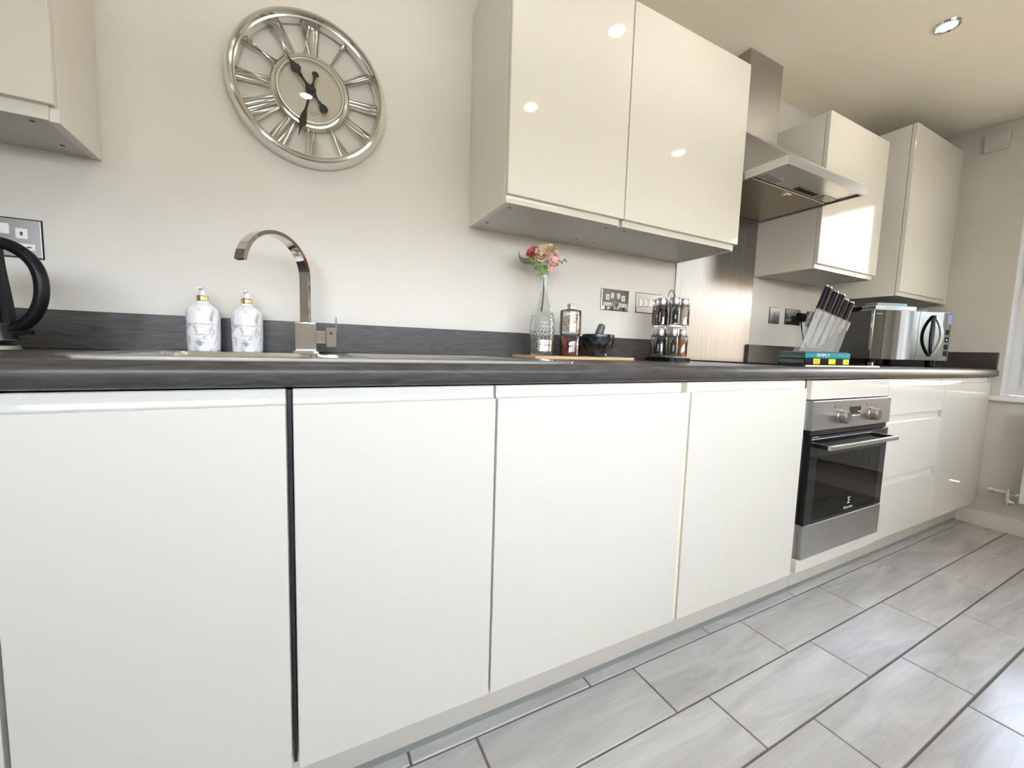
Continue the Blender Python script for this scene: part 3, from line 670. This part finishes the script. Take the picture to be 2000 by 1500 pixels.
ins = .012; I = [bm.verts.new((x*(1-ins/hw_), y+(ins if y < -.2 else -ins), 0)) for x, y in q]; I2 = [bm.verts.new((v.co.x, v.co.y, .014)) for v in I]
for k in range(4):
    k2 = (k+1) % 4; bm.faces.new((A[k], I[k], I[k2], A[k2])); bm.faces.new((I[k], I2[k], I2[k2], I[k2]))
bm.faces.new(I2)
obj('canopy', bm, STEELH, t, smooth=False)
B('chimney', mat('satin_chimney_steel', (.40,.385,.355), .48, 1.0), t, ca, cb, cyy, -.002, cz1, ZC-HZ0-.001, .001)
B('filter', mat('bronze_grease_filter', (.46,.40,.32), .33, 1.0), t, -hw_+.02, hw_-.02, -.325, -.03, .004, .0125, .002)
fl_ = t.children[-1]
bm = bmesh.new(); bx(bm, -.03, .03, -.310, -.298, .001, .0045, .001); bx(bm, -.005, .005, -.30, -.285, .0, .0045); obj('filter_catch', bm, CHROME, fl_)
fp_ = B('front_strip', STEEL, t, -hw_+.02, hw_-.02, HY+.016, -.330, .008, .0125, .001)
sp_ = B('switch_panel', mat('dark_grey_plastic', (.10,.10,.10), .35), fp_, -.02, .13, -.372, -.342, .0045, .0085, .001)
for k in range(5): B('button', BLACK, sp_, -.012+k*.028, .010+k*.028, -.366, -.348, .0022, .005, .0008)
for lx in (-.19, .21): 
    B('lamp_lens', mat('frosted_lens', (.30,.29,.26), .25) if lx < 0 else bpy.data.materials['frosted_lens'], fp_, lx-.05, lx+.05, -.375, -.34, .005, .0085, .001)

# ------------------------------------------------------------------ hob
t = thing('hob', 'black glass induction hob with thin steel front trim', 'hob', (1.935, -.30, ZW))
B('glass', BGLASS, t, -.285, .285, -.250, .250, .0005, .006, .0015)
B('trim', STEEL, t, -.285, .285, -.254, -.2505, .0005, .0055)
bm = bmesh.new()
for x, y, r in ((-.15,.11,.075),(.15,.11,.09),(-.15,-.10,.09),(.15,-.10,.075)): lathe(bm, [(r,.0061),(r-.002,.0061)], 40, x, y, 0, caps=False)
obj('zone_marks', bm, GREYP, t)
B('control_knob', STEEL, t, .262, .272, -.235, -.22, .006, .020, .001)

# ------------------------------------------------------------------ books on the hob, knife block
ab = R(17); hz = ZW+.0065
def local(loc, rz, s, d): return (loc[0]+s*math.cos(rz)+d*math.sin(rz), loc[1]-s*math.sin(rz)+d*math.cos(rz))
def book(loc, rz, L, D, H, cover, label, pages=PAPER):
    """spine faces -y locally, from x=0 to L"""
    t = thing('book', label, 'book', loc, -rz)
    bm = bmesh.new(); bx(bm, 0, L, 0, D, 0, .0025); bx(bm, 0, L, 0, D, H-.0025, H); bx(bm, 0, L, 0, .003, 0, H, .0008); cv = obj('cover', bm, cover, t)
    B('pages', pages, t, .004, L-.004, .0035, D-.004, .003, H-.003); return t, cv
b1, c1 = book((1.850, -.449, hz), ab, .218, .135, .0245, BLACKM, 'black book with yellow squares on its spine, lying on the hob')
for a, b in ((.040,.072), (.114,.148), (.186,.214)):
    q = B('yellow_square', YELL, c1, a, b, -.0006, .0008, .0015, .023); 
for k, xs in enumerate((.056,.056,.2)):
    text_mesh(('READY','STEADY','5')[k], .008 if k < 2 else .012, INKD, 'lettering', c1, (lambda xs, zz: (lambda u, v, d: Vector((xs+u, -.0008, zz+v))))(xs, (.016,.008,.012)[k]))
b2, c2 = book((1.850, -.449, hz+.0250), ab, .2195, .135, .0225, TEAL, 'teal book with SIMPLY on its spine, lying under the knife block')
def simp(u, v, d): return Vector((.086+u, -.0006, .0115+v))
text_mesh('SIMPLY', .0205, INKW, 'lettering', c2, simp, space=1.0)
text_mesh('BBC BOOKS', .005, mat('pale_teal_print', (.2,.5,.52), .5), 'lettering', c2, lambda u, v, d: Vector((.172+u, -.0006, .0115+v)))
kz = hz+.0250+.0228
kx, ky = local((1.8545, -.45), ab, 0, .06)
kb = thing('knife_block', 'clear acrylic knife block leaning on top of the teal book', 'knife block', (kx, ky, kz), -ab)
z_k = kz
poly = [(.009, .0), (.206, .0), (.249, 1.104-z_k), (.079, 1.157-z_k)]
B('base', ACRYL, kb, .0, .212, -.050, .060, .0, .005, .001)
for yy in (-.016, .012):
    bm = bmesh.new(); prism(bm, [(x, z+.005 if z == 0 else z) for x, z in poly], 'y', yy, yy+.004); obj('acrylic_sheet', bm, ACRYL, kb)
lean = Vector((.355, 0, .935)).normalized()
PALES = mat('pale_steel', (.82,.80,.70), .3, .9)
tops = [(.0863,1.148),(.120,1.1375),(.157,1.126),(.189,1.117),(.217,1.1085),(.2446,1.1004)]
for i, (x, z) in enumerate(tops):
    p = Vector((x, 0, z-z_k)); q = p-lean*.038
    for yy in (-.0185, .0165):
        bm = bmesh.new(); sweep(bm, [q+Vector((0,yy,0)), p+Vector((0,yy,0))], rect(.0025, .0018), side=(1,0,0)); obj('steel_spacer', bm, PALES, kb)
BLADE = mat('blade_steel', (.70,.69,.68), .45, 1.0)
kn = [((.107,1.150),.106,.021,.170,.016),((.146,1.1385),.100,.0165,.165,.0145),((.179,1.1265),.102,.0175,.150,.013),((.2065,1.118),.088,.0135,.095,.010),((.236,1.110),.087,.0125,.060,.009)]
kl = ['largest black handled knife at the left of the acrylic block','black handled knife second from the left in the block','black handled knife in the middle of the block','black handled knife second from the right in the block','smallest black handled knife at the right of the block']
for (p, L, wd, bl_, bw_), lb in zip(kn, kl):
    k_ = thing('kitchen_knife', lb, 'knife', (kx, ky, kz), -ab, 'knives in the acrylic block')
    p0 = Vector((p[0], 0, p[1]-z_k)); sd_ = Vector((lean.z, 0, -lean.x))
    bm = bmesh.new(); sweep(bm, [p0, p0+lean*L*.5, p0+lean*(L-.006)], lambda f, wd=wd: circ(wd*(.92+.16*abs(f-.4)), 14, .0085), side=sd_); hdl = obj('handle', bm, BLACK, k_)
    bm = bmesh.new(); e = p0+lean*(L-.006); sweep(bm, [e, e+lean*.004, e+lean*.007], lambda f, wd=wd: circ(wd*(1.0-.25*f), 14, .0085*(1-.3*f)), side=sd_); obj('end_cap', bm, CHROME, hdl)
    bm = bmesh.new(); bl_ = min(bl_, (p0.z-.012)/lean.z)
    pts_ = [p0+sd_*bw_, p0-sd_*bw_, p0-lean*bl_*.75-sd_*bw_, p0-lean*bl_-sd_*bw_*.9, p0-lean*bl_*.8+sd_*bw_*.55, p0-lean*bl_*.5+sd_*bw_*.95]
    prism(bm, [(v.x, v.z) for v in pts_], 'y', -.0010, .0010); obj('blade', bm, BLADE, k_, smooth=False)

# ------------------------------------------------------------------ microwave
am = R(21.1247); mx, my = 2.71, -.32
t = thing('microwave', 'dark microwave with mirrored door and curved handle, set diagonally in the corner', 'microwave', (mx, my, ZW), -am)
mz0, mz1, mw_ = .036, .2975, .470
B('body', ANTH, t, .004, mw_-.004, .012, .300, mz0, mz1-.002, .004)
for fx, fy in ((.05,.04),(.42,.04),(.05,.27),(.42,.27)):
    bm = bmesh.new(); lathe(bm, [(0,0),(.018,0),(.020,.010),(.020,mz0+.002),(0,mz0+.002)], 20, fx, fy, 0, caps=False); obj('foot', bm, BLACK, t)
fr = B('front_frame', mat('dark_mirror_frame', (.27,.265,.23), .14, 1.0), t, 0, .2725, -.004, .012, mz0, mz1, .002)
B('door_pane', MIRROR, fr, .063, .270, -.006, -.0035, mz0+.001, mz1-.001)
B('chrome_strip', CHROME, fr, .270, .274, -.0075, -.003, mz0+.001, mz1-.001)
cp = B('control_panel', MIRROR, t, .275, mw_, -.0045, .012, mz0, mz1, .002)
dp = B('display', mat('lit_display', (.30,.30,.62), .2), cp, .442, .467, -.0056, -.004, .235, .286)
for k, zz in enumerate((.190, .150, .110, .075)):
    B('button', BGLASS, cp, .438, .460, -.0058, -.004, zz-.013, zz+.015, .0006)
bm = bmesh.new(); lathe(bm, [(0,-.0068),(.004,-.0066),(.005,-.0055),(0,-.0055)], 16, .449, 0, .150, 'y', caps=False); obj('dial_light', bm, WHITEP, cp)
bm = bmesh.new(); P_ = [Vector((.355-.0 + .037*0, -.012, .265))]
for s_, w_ in ((-1, .006), (1, .009)):
    pp_ = []
    for k in range(15):
        a = -1+2*k/14; pp_.append(Vector((.3555+s_*.032*(1-a*a), -.010-.016*(1-a*a), .169+.107*a)))
    sweep(bm, pp_, rect(w_, .004), side=(1,0,0)); obj('handle', bm, BLACK if s_ < 0 else STEEL, cp); bm = bmesh.new()
bm.free()
text_mesh('Russell', .0115, INKW, 'lettering', fr, lambda u, v, d: Vector((.030+u, -.0042, .277+v)))
top = ZW+mz1
# books and a tray on the microwave
x_, y_ = local((mx, my), am, .014, .004)
bA, cA = book((x_, y_, top+.0002), am, .2415, .085, .0235, WHITEB, 'white book lying on the microwave under a thin blue one', PAPER)
text_mesh('STORY BAKING', .011, mat('faint_blue_print', (.42,.48,.60), .5), 'lettering', cA, lambda u, v, d: Vector((.095+u, -.0006, .0135+v)))
x_, y_ = local((mx, my), am, .0265, .008)
bB, cB = book((x_, y_, top+.0242), am, .175, .075, .0135, BLUEG, 'thin grey and blue book, topmost on the microwave', PAPER)
B('blue_half', BLUEB, cB, .083, .1745, -.0006, .001, .001, .0125)
x_, y_ = local((mx, my), am, .02, .10)
o = thing('baking_tray', 'black flat baking tray lying at the back of the microwave top', 'tray', (x_, y_, top+.0005), -am)
B('base', BLACK, o, 0, .42, 0, .185, 0, .004, .001)
bm = bmesh.new(); bx(bm, -.004, .424, -.004, .002, .004, .024, .001); bx(bm, -.004, .424, .183, .189, .004, .024, .001); bx(bm, -.004, .002, -.004, .189, .004, .024, .001); bx(bm, .418, .424, -.004, .189, .004, .024, .001); obj('rim', bm, BLACK, o)

# ------------------------------------------------------------------ chopping board and things on it
bt = ZW+.0115
o = B('chopping_board', WOOD, None, .715, 1.155, -.205, -.030, ZW+.0005, bt, .002); tag(o, 'long bamboo chopping board lying on the worktop by the wall', 'board')
VX, VY = .785, -.125
vs = thing('glass_bottle_vase', 'clear diamond-cut glass wine bottle used as a flower vase', 'vase', (VX, VY, bt))
prof = [(.0, .004),(.030,.002),(.0375,0),(.0395,.004),(.0405,.02),(.0425,.06),(.0435,.085),(.0425,.115),(.0400,.135),(.034,.157),(.027,.175),(.020,.195),(.0155,.212),(.0138,.235),(.0130,.262),(.0128,.272),(.0150,.273),(.0152,.284),(.0140,.286)]
NS = 112
def vase_mesh():
    bm = bmesh.new(); rings = []
    # dense rings with a diamond relief on the body
    P = []
    for (r0, z0), (r1, z1) in zip(prof, prof[1:]):
        n = max(1, int(math.hypot(r1-r0, z1-z0)/.0028)) if z0 >= .004 and z1 < .2 and r0 > .0379 or (z0 > .1 and z1 < .19) else 1
        for k in range(n): P.append((r0+(r1-r0)*k/n, z0+(z1-z0)*k/n))
    P.append(prof[-1])
    inner = [(max(r-.003, .0), max(z, .006)) for r, z in reversed(prof) if z > .004]; inner[-1] = (.036, .007); inner.append((0, .010))
    def rel(r, z, k):
        if not .008 < z < .165: return r
        a = k/NS*2*PI; u = a*22; v = (z-.008)/.0095*PI*.8
        amp = .0026*min(1, (.165-z)/.03)
        return r + amp*(abs(math.sin(u/2+v/2))*abs(math.sin(u/2-v/2)) - .5)
    for r, z in P+inner:
        if r < 1e-5: rings.append([bm.verts.new((0,0,z))])
        else: rings.append([bm.verts.new((rel(r,z,k)*math.cos(2*PI*k/NS), rel(r,z,k)*math.sin(2*PI*k/NS), z)) if (r, z) in P else bm.verts.new((r*math.cos(2*PI*k/NS), r*math.sin(2*PI*k/NS), z)) for k in range(NS)])
    for A, Bq in zip(rings, rings[1:]):
        for k in range(NS):
            k2 = (k+1) % NS
            if len(A) == 1: bm.faces.new((A[0], Bq[k], Bq[k2]))
            elif len(Bq) == 1: bm.faces.new((A[k], Bq[0], A[k2]))
            else: bm.faces.new((A[k], Bq[k], Bq[k2], A[k2]))
    return bm
gb = obj('glass', vase_mesh(), GLASS, vs, ang=25)
cang = math.atan2(-1.379-VY, .026-VX)         # towards the middle of the room
def wrapv(rr, a0, z0):
    def f(u, v, d): a = a0+u/rr; return Vector(((rr+d)*math.cos(a), (rr+d)*math.sin(a), z0+v))
    return f
bm = bmesh.new(); fw = wrapv(.0445, cang+R(16), .036); n = 12; U = [-.026+.052*k/n for k in range(n+1)]
lo = [bm.verts.new(fw(u, -.0195, 0)) for u in U]; hi = [bm.verts.new(fw(u, .0195, 0)) for u in U]
lo2 = [bm.verts.new(fw(u, -.0195, -.0008)) for u in U]; hi2 = [bm.verts.new(fw(u, .0195, -.0008)) for u in U]
for k in range(n):
    bm.faces.new((lo[k], lo[k+1], hi[k+1], hi[k])); bm.faces.new((lo2[k], hi2[k], hi2[k+1], lo2[k+1])); bm.faces.new((hi[k], hi[k+1], hi2[k+1], hi2[k])); bm.faces.new((lo[k], lo2[k], lo2[k+1], lo[k+1]))
lab = obj('label', bm, SILV, vs)
text_mesh('Freixenet', .0108, INKD, 'lettering', lab, wrapv(.0452, cang+R(16), .038), shear=.35)

# flowers: every stem is a thing of its own, standing in the bottle
def stem(bm, tip, z0=-.13, r=.0012, off=(0,0)):
    tip = Vector(tip); tube(bm, interp([Vector((-.006+off[0], off[1], z0)), Vector((off[0]*.6, off[1]*.6, -.06)), Vector((off[0]*.3, off[1]*.3, .0)), tip*.5+Vector((0,0,.008)), tip], 4), r, 5)
def petal(bm, c, ax, up, L, W, cup):
    """cupped petal quad-strip starting at c along ax, bulging towards up"""
    s_ = ax.cross(up).normalized(); rows_ = []
    for i, (l, w_) in enumerate(((0,.35),(.35,.85),(.7,1.0),(1.0,.55))):
        b = c+ax*L*l+up*cup*L*(l*l); rows_.append([bm.verts.new(b-s_*W*w_+up*L*.18*w_), bm.verts.new(b), bm.verts.new(b+s_*W*w_+up*L*.18*w_)])
    for a, b in zip(rows_, rows_[1:]):
        for k in range(2): bm.faces.new((a[k], a[k+1], b[k+1], b[k]))
def flower(name, tip, size, m, label, facing, seed, rings_=((5,1.0,.25),(5,.8,.7),(4,.55,1.3),(3,.35,2.0)), off=(0,0)):
    rg = random.Random(seed); t = thing(name, label, 'flower', (VX, VY, bt+.285), 0, 'artificial flowers in the bottle')
    bm = bmesh.new(); stem(bm, Vector(tip)-Vector(facing).normalized()*size*.3, off=off); obj('stem', bm, FERN, t)
    up = Vector(facing).normalized(); e1 = up.orthogonal().normalized(); e2 = up.cross(e1); bm = bmesh.new()
    for n_, sc_, cup in rings_:
        a0 = rg.uniform(0, 6)
        for k in range(n_):
            a = a0+2*PI*k/n_+rg.uniform(-.15,.15); ax = e1*math.cos(a)+e2*math.sin(a)
            petal(bm, Vector(tip)+ax*size*.05, ax, up, size*sc_, size*sc_*.55, cup)
    obj('petals', bm, m, t)
    bm = bmesh.new()
    for k in range(4):
        a = k*PI/2+.4; ax = e1*math.cos(a)+e2*math.sin(a); petal(bm, Vector(tip)-up*size*.12, ax, up*.6, size*.8, size*.18, .1)
    obj('sepals', bm, LEAF, t)
toc = Vector((.026-VX, -1.379-VY, -.27)).normalized()
rt = Vector((toc.y, -toc.x, 0)).normalized()*-1            # right as seen from the room
if rt.dot(r_) < 0: rt = -rt
def fl3(a, b, c=.0): return rt*a+Vector((0,0,b))+toc*c
flower('rose_flower', fl3(-.041,.074,.006), .024, PINK, 'deep pink rose at the left of the bouquet', fl3(-.3,.6,.7), 1, off=(-.002,0))
flower('rose_flower', fl3(-.005,.070,.010), .033, CREAM, 'large cream rose in the middle of the bouquet', fl3(-.1,.5,.9), 2, off=(.001,.002))
flower('rose_flower', fl3(.017,.088,-.004), .024, CREAM, 'small cream rose at the top of the bouquet', fl3(.2,.9,.5), 3, off=(.003,0))
flower('blossom_flower', fl3(.032,.055,.004), .024, BLUSH, 'blush pink blossom at the right of the bouquet', fl3(.5,.3,.8), 4, ((5,1.0,.15),(5,.7,.6)), off=(.003,.002))
flower('blossom_flower', fl3(.024,.030,.008), .017, BLUSH, 'small pale pink blossom low at the right of the bouquet', fl3(.5,-.1,.9), 5, ((5,1.0,.2),(4,.6,.7)), off=(.002,-.002))
flower('blossom_flower', fl3(.034,.078,.0), .018, CREAM, 'small pale blossom at the upper right of the bouquet', fl3(.6,.7,.6), 6, ((5,1.0,.2),(4,.6,.7)), off=(.001,-.003))
def leafy(name, m, label, pts_, leaves, seed):
    t = thing(name, label, 'foliage', (VX, VY, bt+.285), 0, 'artificial greenery in the bottle')
    bm = bmesh.new(); tube(bm, interp([Vector((0,0,-.10)), Vector((0,0,0))]+[Vector(p) for p in pts_], 4), .0010, 5); obj('stem', bm, m, t)
    for c, d_, L, W in leaves:
        bm = bmesh.new(); d_ = Vector(d_).normalized(); upv = (toc-d_*toc.dot(d_)).normalized(); petal(bm, Vector(c), d_, upv, L, W, .1); obj('leaf', bm, m, t)
lv = []
base = [fl3(-.015,.045,.004), fl3(-.040,.052,.006), fl3(-.068,.050,.004), fl3(-.088,.062,0), fl3(-.093,.085,0)]
dense = interp(base, 5)
for k, p in enumerate(dense[4:18]):
    f = 1-k/18; lv.append((p, rt*-.25+Vector((0,0,-1)), .020*f, .0022)); lv.append((p, rt*-.25+Vector((0,0,.9)), .010*f, .0020))
leafy('fern_frond', FERN, 'curling green fern frond reaching out left of the bouquet', base, lv, 1)
leafy('leaf_sprig', LEAF, 'bright green round-leaved sprig at the bouquet centre', [fl3(-.008,.02,.012), fl3(-.024,.050,.014)],
      [(fl3(-.016,.040,.016), fl3(-.5,.7), .024, .014), (fl3(-.026,.060,.014), fl3(.6,-.5), .022, .013), (fl3(-.010,.030,.016), fl3(.7,-.4), .022, .011), (fl3(-.002,.028,.016), fl3(.1,-.8), .022, .010), (fl3(-.014,.030,.010), fl3(-.8,-.3), .022, .009), (fl3(-.030,.040,.012), fl3(-.5,.6), .026, .012)], 2)
leafy('leaf_sprig', EUC, 'grey green eucalyptus sprig low at the bouquet right', [fl3(.006,.020,.010), fl3(.014,.040,.012)],
      [(fl3(.008,.030,.013), fl3(.5,.6), .020, .011), (fl3(.004,.018,.013), fl3(.3,-.7), .018, .009), (fl3(.012,.045,.012), fl3(-.5,.5), .018, .010)], 3)
leafy('leaf_sprig', LEAF, 'small green leaf sprig drooping over the bottle mouth', [fl3(-.008,.012,.012), fl3(-.018,.004,.014)],
      [(fl3(-.012,.012,.014), fl3(-.5,.5), .015, .006), (fl3(-.016,.004,.014), fl3(-.6,-.7), .014, .006), (fl3(-.008,.008,.014), fl3(.1,-.9), .012, .005)], 4)
tw = [fl3(.028,.034,.006), fl3(.048,.044,.004), fl3(.072,.052,0)]
leafy('twig_sprig', FERN, 'thin twig with tiny leaves pointing right of the bouquet', tw, [(p, rt*.6+Vector((0,0,s_)), .010, .0025) for k, p in enumerate(interp(tw, 3)) for s_ in ((.8,) if k % 2 else (-.6,))], 5)

# jars
JX, JY = .905, -.128
t = thing('chili_oil_jar', 'short glass jar of dark red chili oil under the salt bottle', 'jar', (JX, JY, bt))
bm = bmesh.new(); lathe(bm, [(0,0),(.0385,0),(.0395,.002),(.0392,.074),(.036,.079),(.034,.080),(.033,.078),(.037,.072),(.0375,.004),(0,.003)], 40, caps=False); gj = obj('glass', bm, THIN, t)
bm = bmesh.new(); lathe(bm, [(0,.0035),(.0368,.0035),(.0366,.068),(0,.068)], 40, caps=False); obj('chili_oil', bm, CHILI, t)
a_ = math.atan2(-1.379-JY, .026-JX)
for k, s_ in enumerate(('THE', 'FLAVOURED', 'CO')): text_mesh(s_, .0065, INKW, 'lettering', gj, wrapv(.0398, a_+R(28), .052-k*.008))
t = thing('salt_bottle', 'glass bottle of pink salt with steel cap, stacked on the red jar', 'bottle', (JX, JY, bt+.0805))
bm = bmesh.new(); lathe(bm, [(0,0),(.0375,0),(.0395,.002),(.0395,.084),(.037,.088),(.016,.092),(.0145,.094),(.0145,.099),(.0125,.099),(.0125,.093),(.034,.0855),(.0365,.082),(.0365,.014),(0,.012)], 40, caps=False); obj('glass', bm, THIN, t)
bm = bmesh.new(); lathe(bm, [(0,.0125),(.0355,.0145),(.0358,.05),(.0350,.064),(.020,.071),(0,.073)], 40, caps=False)
for v in bm.verts:
    if v.co.z > .055: v.co.z += v.co.x*.18
obj('salt', bm, SALT, t)
bm = bmesh.new(); lathe(bm, [(0,.0935),(.0150,.0935),(.0150,.104),(.0140,.106),(.0160,.1065),(.0160,.109),(.0140,.111),(0,.111)], 28, caps=False); obj('cap', bm, STEEL, t)
MXm, MYm = 1.037, -.128
t = thing('mortar', 'black polished granite mortar bowl on the chopping board', 'mortar', (MXm, MYm, bt))
bm = bmesh.new(); lathe(bm, [(0,0),(.037,0),(.040,.004),(.038,.012),(.042,.018),(.054,.034),(.0605,.055),(.0625,.078),(.0620,.084),(.059,.086),(.055,.083),(.052,.06),(.040,.034),(.020,.022),(0,.020)], 48, caps=False); obj('bowl', bm, GRAN, t)
t = thing('pestle', 'speckled dark granite pestle standing in the mortar', 'pestle', (MXm, MYm, bt+.022))
pd = (rt*.30+Vector((0,0,1))).normalized(); bm = bmesh.new(); p0 = rt*-.012+Vector((0,0,.016))
Lp = .092; sweep(bm, [p0+pd*Lp*f for f in (0,.03,.1,.3,.6,.85,.95,.985,1.0)], lambda f: circ([.008,.015,.018,.0175,.0160,.0145,.0130,.0095,.003][min(8, int(round(f*8)))], 18), side=(0,1,0)); obj('shaft', bm, GRANG, t)

# ------------------------------------------------------------------ spice rack
SXr, SYr = 1.372, -.172
sr = thing('spice_rack', 'two-tier chrome wire spice rack on a black base', 'spice rack', (SXr, SYr, ZW), R(8))
bm = bmesh.new(); prism(bm, rrect(-.070, .070, -.070, .070, .022, 5), 'z', .0005, .016); bmesh.ops.bevel(bm, geom=[e for e in bm.edges if abs(e.verts[0].co.z-e.verts[1].co.z) < 1e-6], offset=.003, segments=2, affect='EDGES'); obj('base', bm, BLACK, sr)
bm = bmesh.new()
for a in (0, PI/2, PI, 3*PI/2): tube(bm, [(.010*math.cos(a), .010*math.sin(a), .015), (.010*math.cos(a), .010*math.sin(a), .262)], .0018, 6)
tube(bm, [(0,0,.015),(0,0,.255)], .004, 8)
obj('post', bm, CHROME, sr)
bm = bmesh.new(); tube(bm, [(.023*math.cos(R(a)), 0, .2615+.029*math.sin(R(a))) for a in range(-10, 191, 12)], .0030, 8); obj('handle', bm, CHROME, sr)
for zt_ in (.022, .144):
    bm = bmesh.new()
    tube(bm, [(.074*math.cos(2*PI*k/36), .074*math.sin(2*PI*k/36), zt_) for k in range(36)], .0014, 6, True)
    for k in range(6):
        a = 2*PI*(k+.5)/6; tube(bm, [(.010*math.cos(a), .010*math.sin(a), zt_), (.074*math.cos(a), .074*math.sin(a), zt_)], .0014, 6)
    obj('wire_tier', bm, CHROME, sr)
spc = [('Oregano',(.20,.18,.08)),('Parsley',(.19,.19,.08)),('Paprika',(.46,.17,.05)),('Ginger',(.50,.34,.15)),('Pepper',(.10,.06,.04)),('Mixed Herbs',(.20,.19,.08)),
       ('Chilli Flakes',(.22,.05,.05)),('Sage',(.42,.42,.33)),('Garlic',(.62,.52,.36)),('Cumin',(.30,.19,.08)),('Basil',(.17,.18,.08)),('Cinnamon',(.36,.15,.05))]
cside = ['front left','front right','right','back right','back left','left']
to_c = math.atan2(-1.379-SYr, .026-SXr)
names_pos = {0:'front left', 1:'front', 2:'right', 3:'back right', 4:'back', 5:'back left'}
for tier, zt_ in ((0, .024), (1, .147)):
    for k in range(6):
        a = to_c - R(42) + k*PI/3; lb_ = ('lower' if tier == 0 else 'upper')
        sp, cl = spc[(k+tier*6) % 12]
        t = thing('spice_jar', 'glass spice jar with steel lid, %s tier, %s of the rack' % (lb_, names_pos[k]), 'jar', (SXr+.0515*math.cos(a), SYr+.0515*math.sin(a), ZW+zt_), 0, 'spice jars on the rack')
        bm = bmesh.new(); lathe(bm, [(0,0),(.0195,0),(.0212,.002),(.0212,.070),(.0185,.075),(.0185,.080),(.0172,.080),(.0172,.074),(.0198,.069),(.0198,.004),(0,.003)], 24, caps=False); g_ = obj('glass', bm, THIN, t)
        fill = .066 if k % 3 else .055
        bm = bmesh.new(); lathe(bm, [(0,.0032),(.0194,.0035),(.0194,fill),(0,fill+.002)], 20, caps=False)
        cm = mat('spice_'+sp.lower().replace(' ','_'), cl, .8); noise_col(cm, tuple(c*.55 for c in cl), tuple(min(1, c*1.25) for c in cl), 160, (1,1,1), 3)
        obj('spice', bm, cm, t)
        bm = bmesh.new(); lathe(bm, [(0,.0775),(.0210,.0775),(.0218,.079),(.0218,.105),(.0205,.1075),(0,.1075)], 28, caps=False); obj('lid', bm, STEEL, t)
        la = to_c+(a-to_c)*.35 if k < 2 else a; fw = wrapv(.0216, la, 0.0); bm = bmesh.new()
        pts_ = [(-.0085,.006),(.0085,.006),(.0085,.050),(.0060,.0525),(.0055,.058),(.0030,.0625),(0,.064),(-.0030,.0625),(-.0055,.058),(-.0060,.0525),(-.0085,.050)]
        # strip the label into columns so that it follows the jar
        cols = [(-.0110,.052),(-.0085,.0535),(-.0075,.059),(-.0040,.0655),(0,.0675),(.0040,.0655),(.0075,.059),(.0085,.0535),(.0110,.052)]
        lo = [bm.verts.new(fw(u, .006, 0)) for u, _ in cols]; hi = [bm.verts.new(fw(u, v, 0)) for u, v in cols]
        for i in range(len(cols)-1): bm.faces.new((lo[i], lo[i+1], hi[i+1], hi[i]))
        lb = obj('label', bm, BLACKM, t)
        text_mesh(sp, .0085, INKW, 'lettering', lb, (lambda fw: (lambda u, v, d: fw(-v, .031+u, .0003)))(fw))

# ------------------------------------------------------------------ end wall details
t = thing('air_vent', 'small pale plastic box vent high on the window wall', 'vent', (XR, -.476, 2.195))
B('box', mat('aged_white_plastic', (.66,.65,.60), .45), t, -.022, -.0005, -.048, .048, -.048, .048, .004)
for k in range(5): B('slat', bpy.data.materials['aged_white_plastic'], t, -.026, -.021, -.040, .040, -.036+k*.017, -.030+k*.017, .001)
rd = thing('radiator', 'white panel radiator with chrome valve under the window', 'radiator', (XR-.075, -1.25, .15))
bm = bmesh.new(); bx(bm, -.035, .045, -.5, .5, .05, .54, .006); obj('panel', bm, UPVC, rd)
for k in range(24): 
    bm = bmesh.new(); bx(bm, -.041, -.034, -.47+k*.04, -.47+k*.04+.022, .09, .50, .003); obj('flute', bm, UPVC, rd)
bm = bmesh.new()
tube(bm, [(.0,.498,.085),(.0,.535,.085),(.0,.535,.085)], .010, 10); lathe(bm, [(0,-.012),(.016,-.012),(.016,.014),(.011,.016),(.011,.030),(0,.030)], 16, .0, .545, .082); tube(bm, [(0,.545,.07),(0,.545,.02)], .011, 10); tube(bm, [(0,.545,.045),(0,.52,.035)], .012, 10); tube(bm, [(0,.556,.088),(0,.60,.088)], .012, 10); lathe(bm, [(0,0),(.017,0),(.017,.016),(0,.016)], 12, 0, .598, .088, 'y')
obj('valve', bm, CHROME, rd)
bm = bmesh.new(); tube(bm, [(0,.545,.03),(.015,.545,.022),(.0745,.545,.022)], .0075, 10); obj('pipe', bm, STEEL, rd)
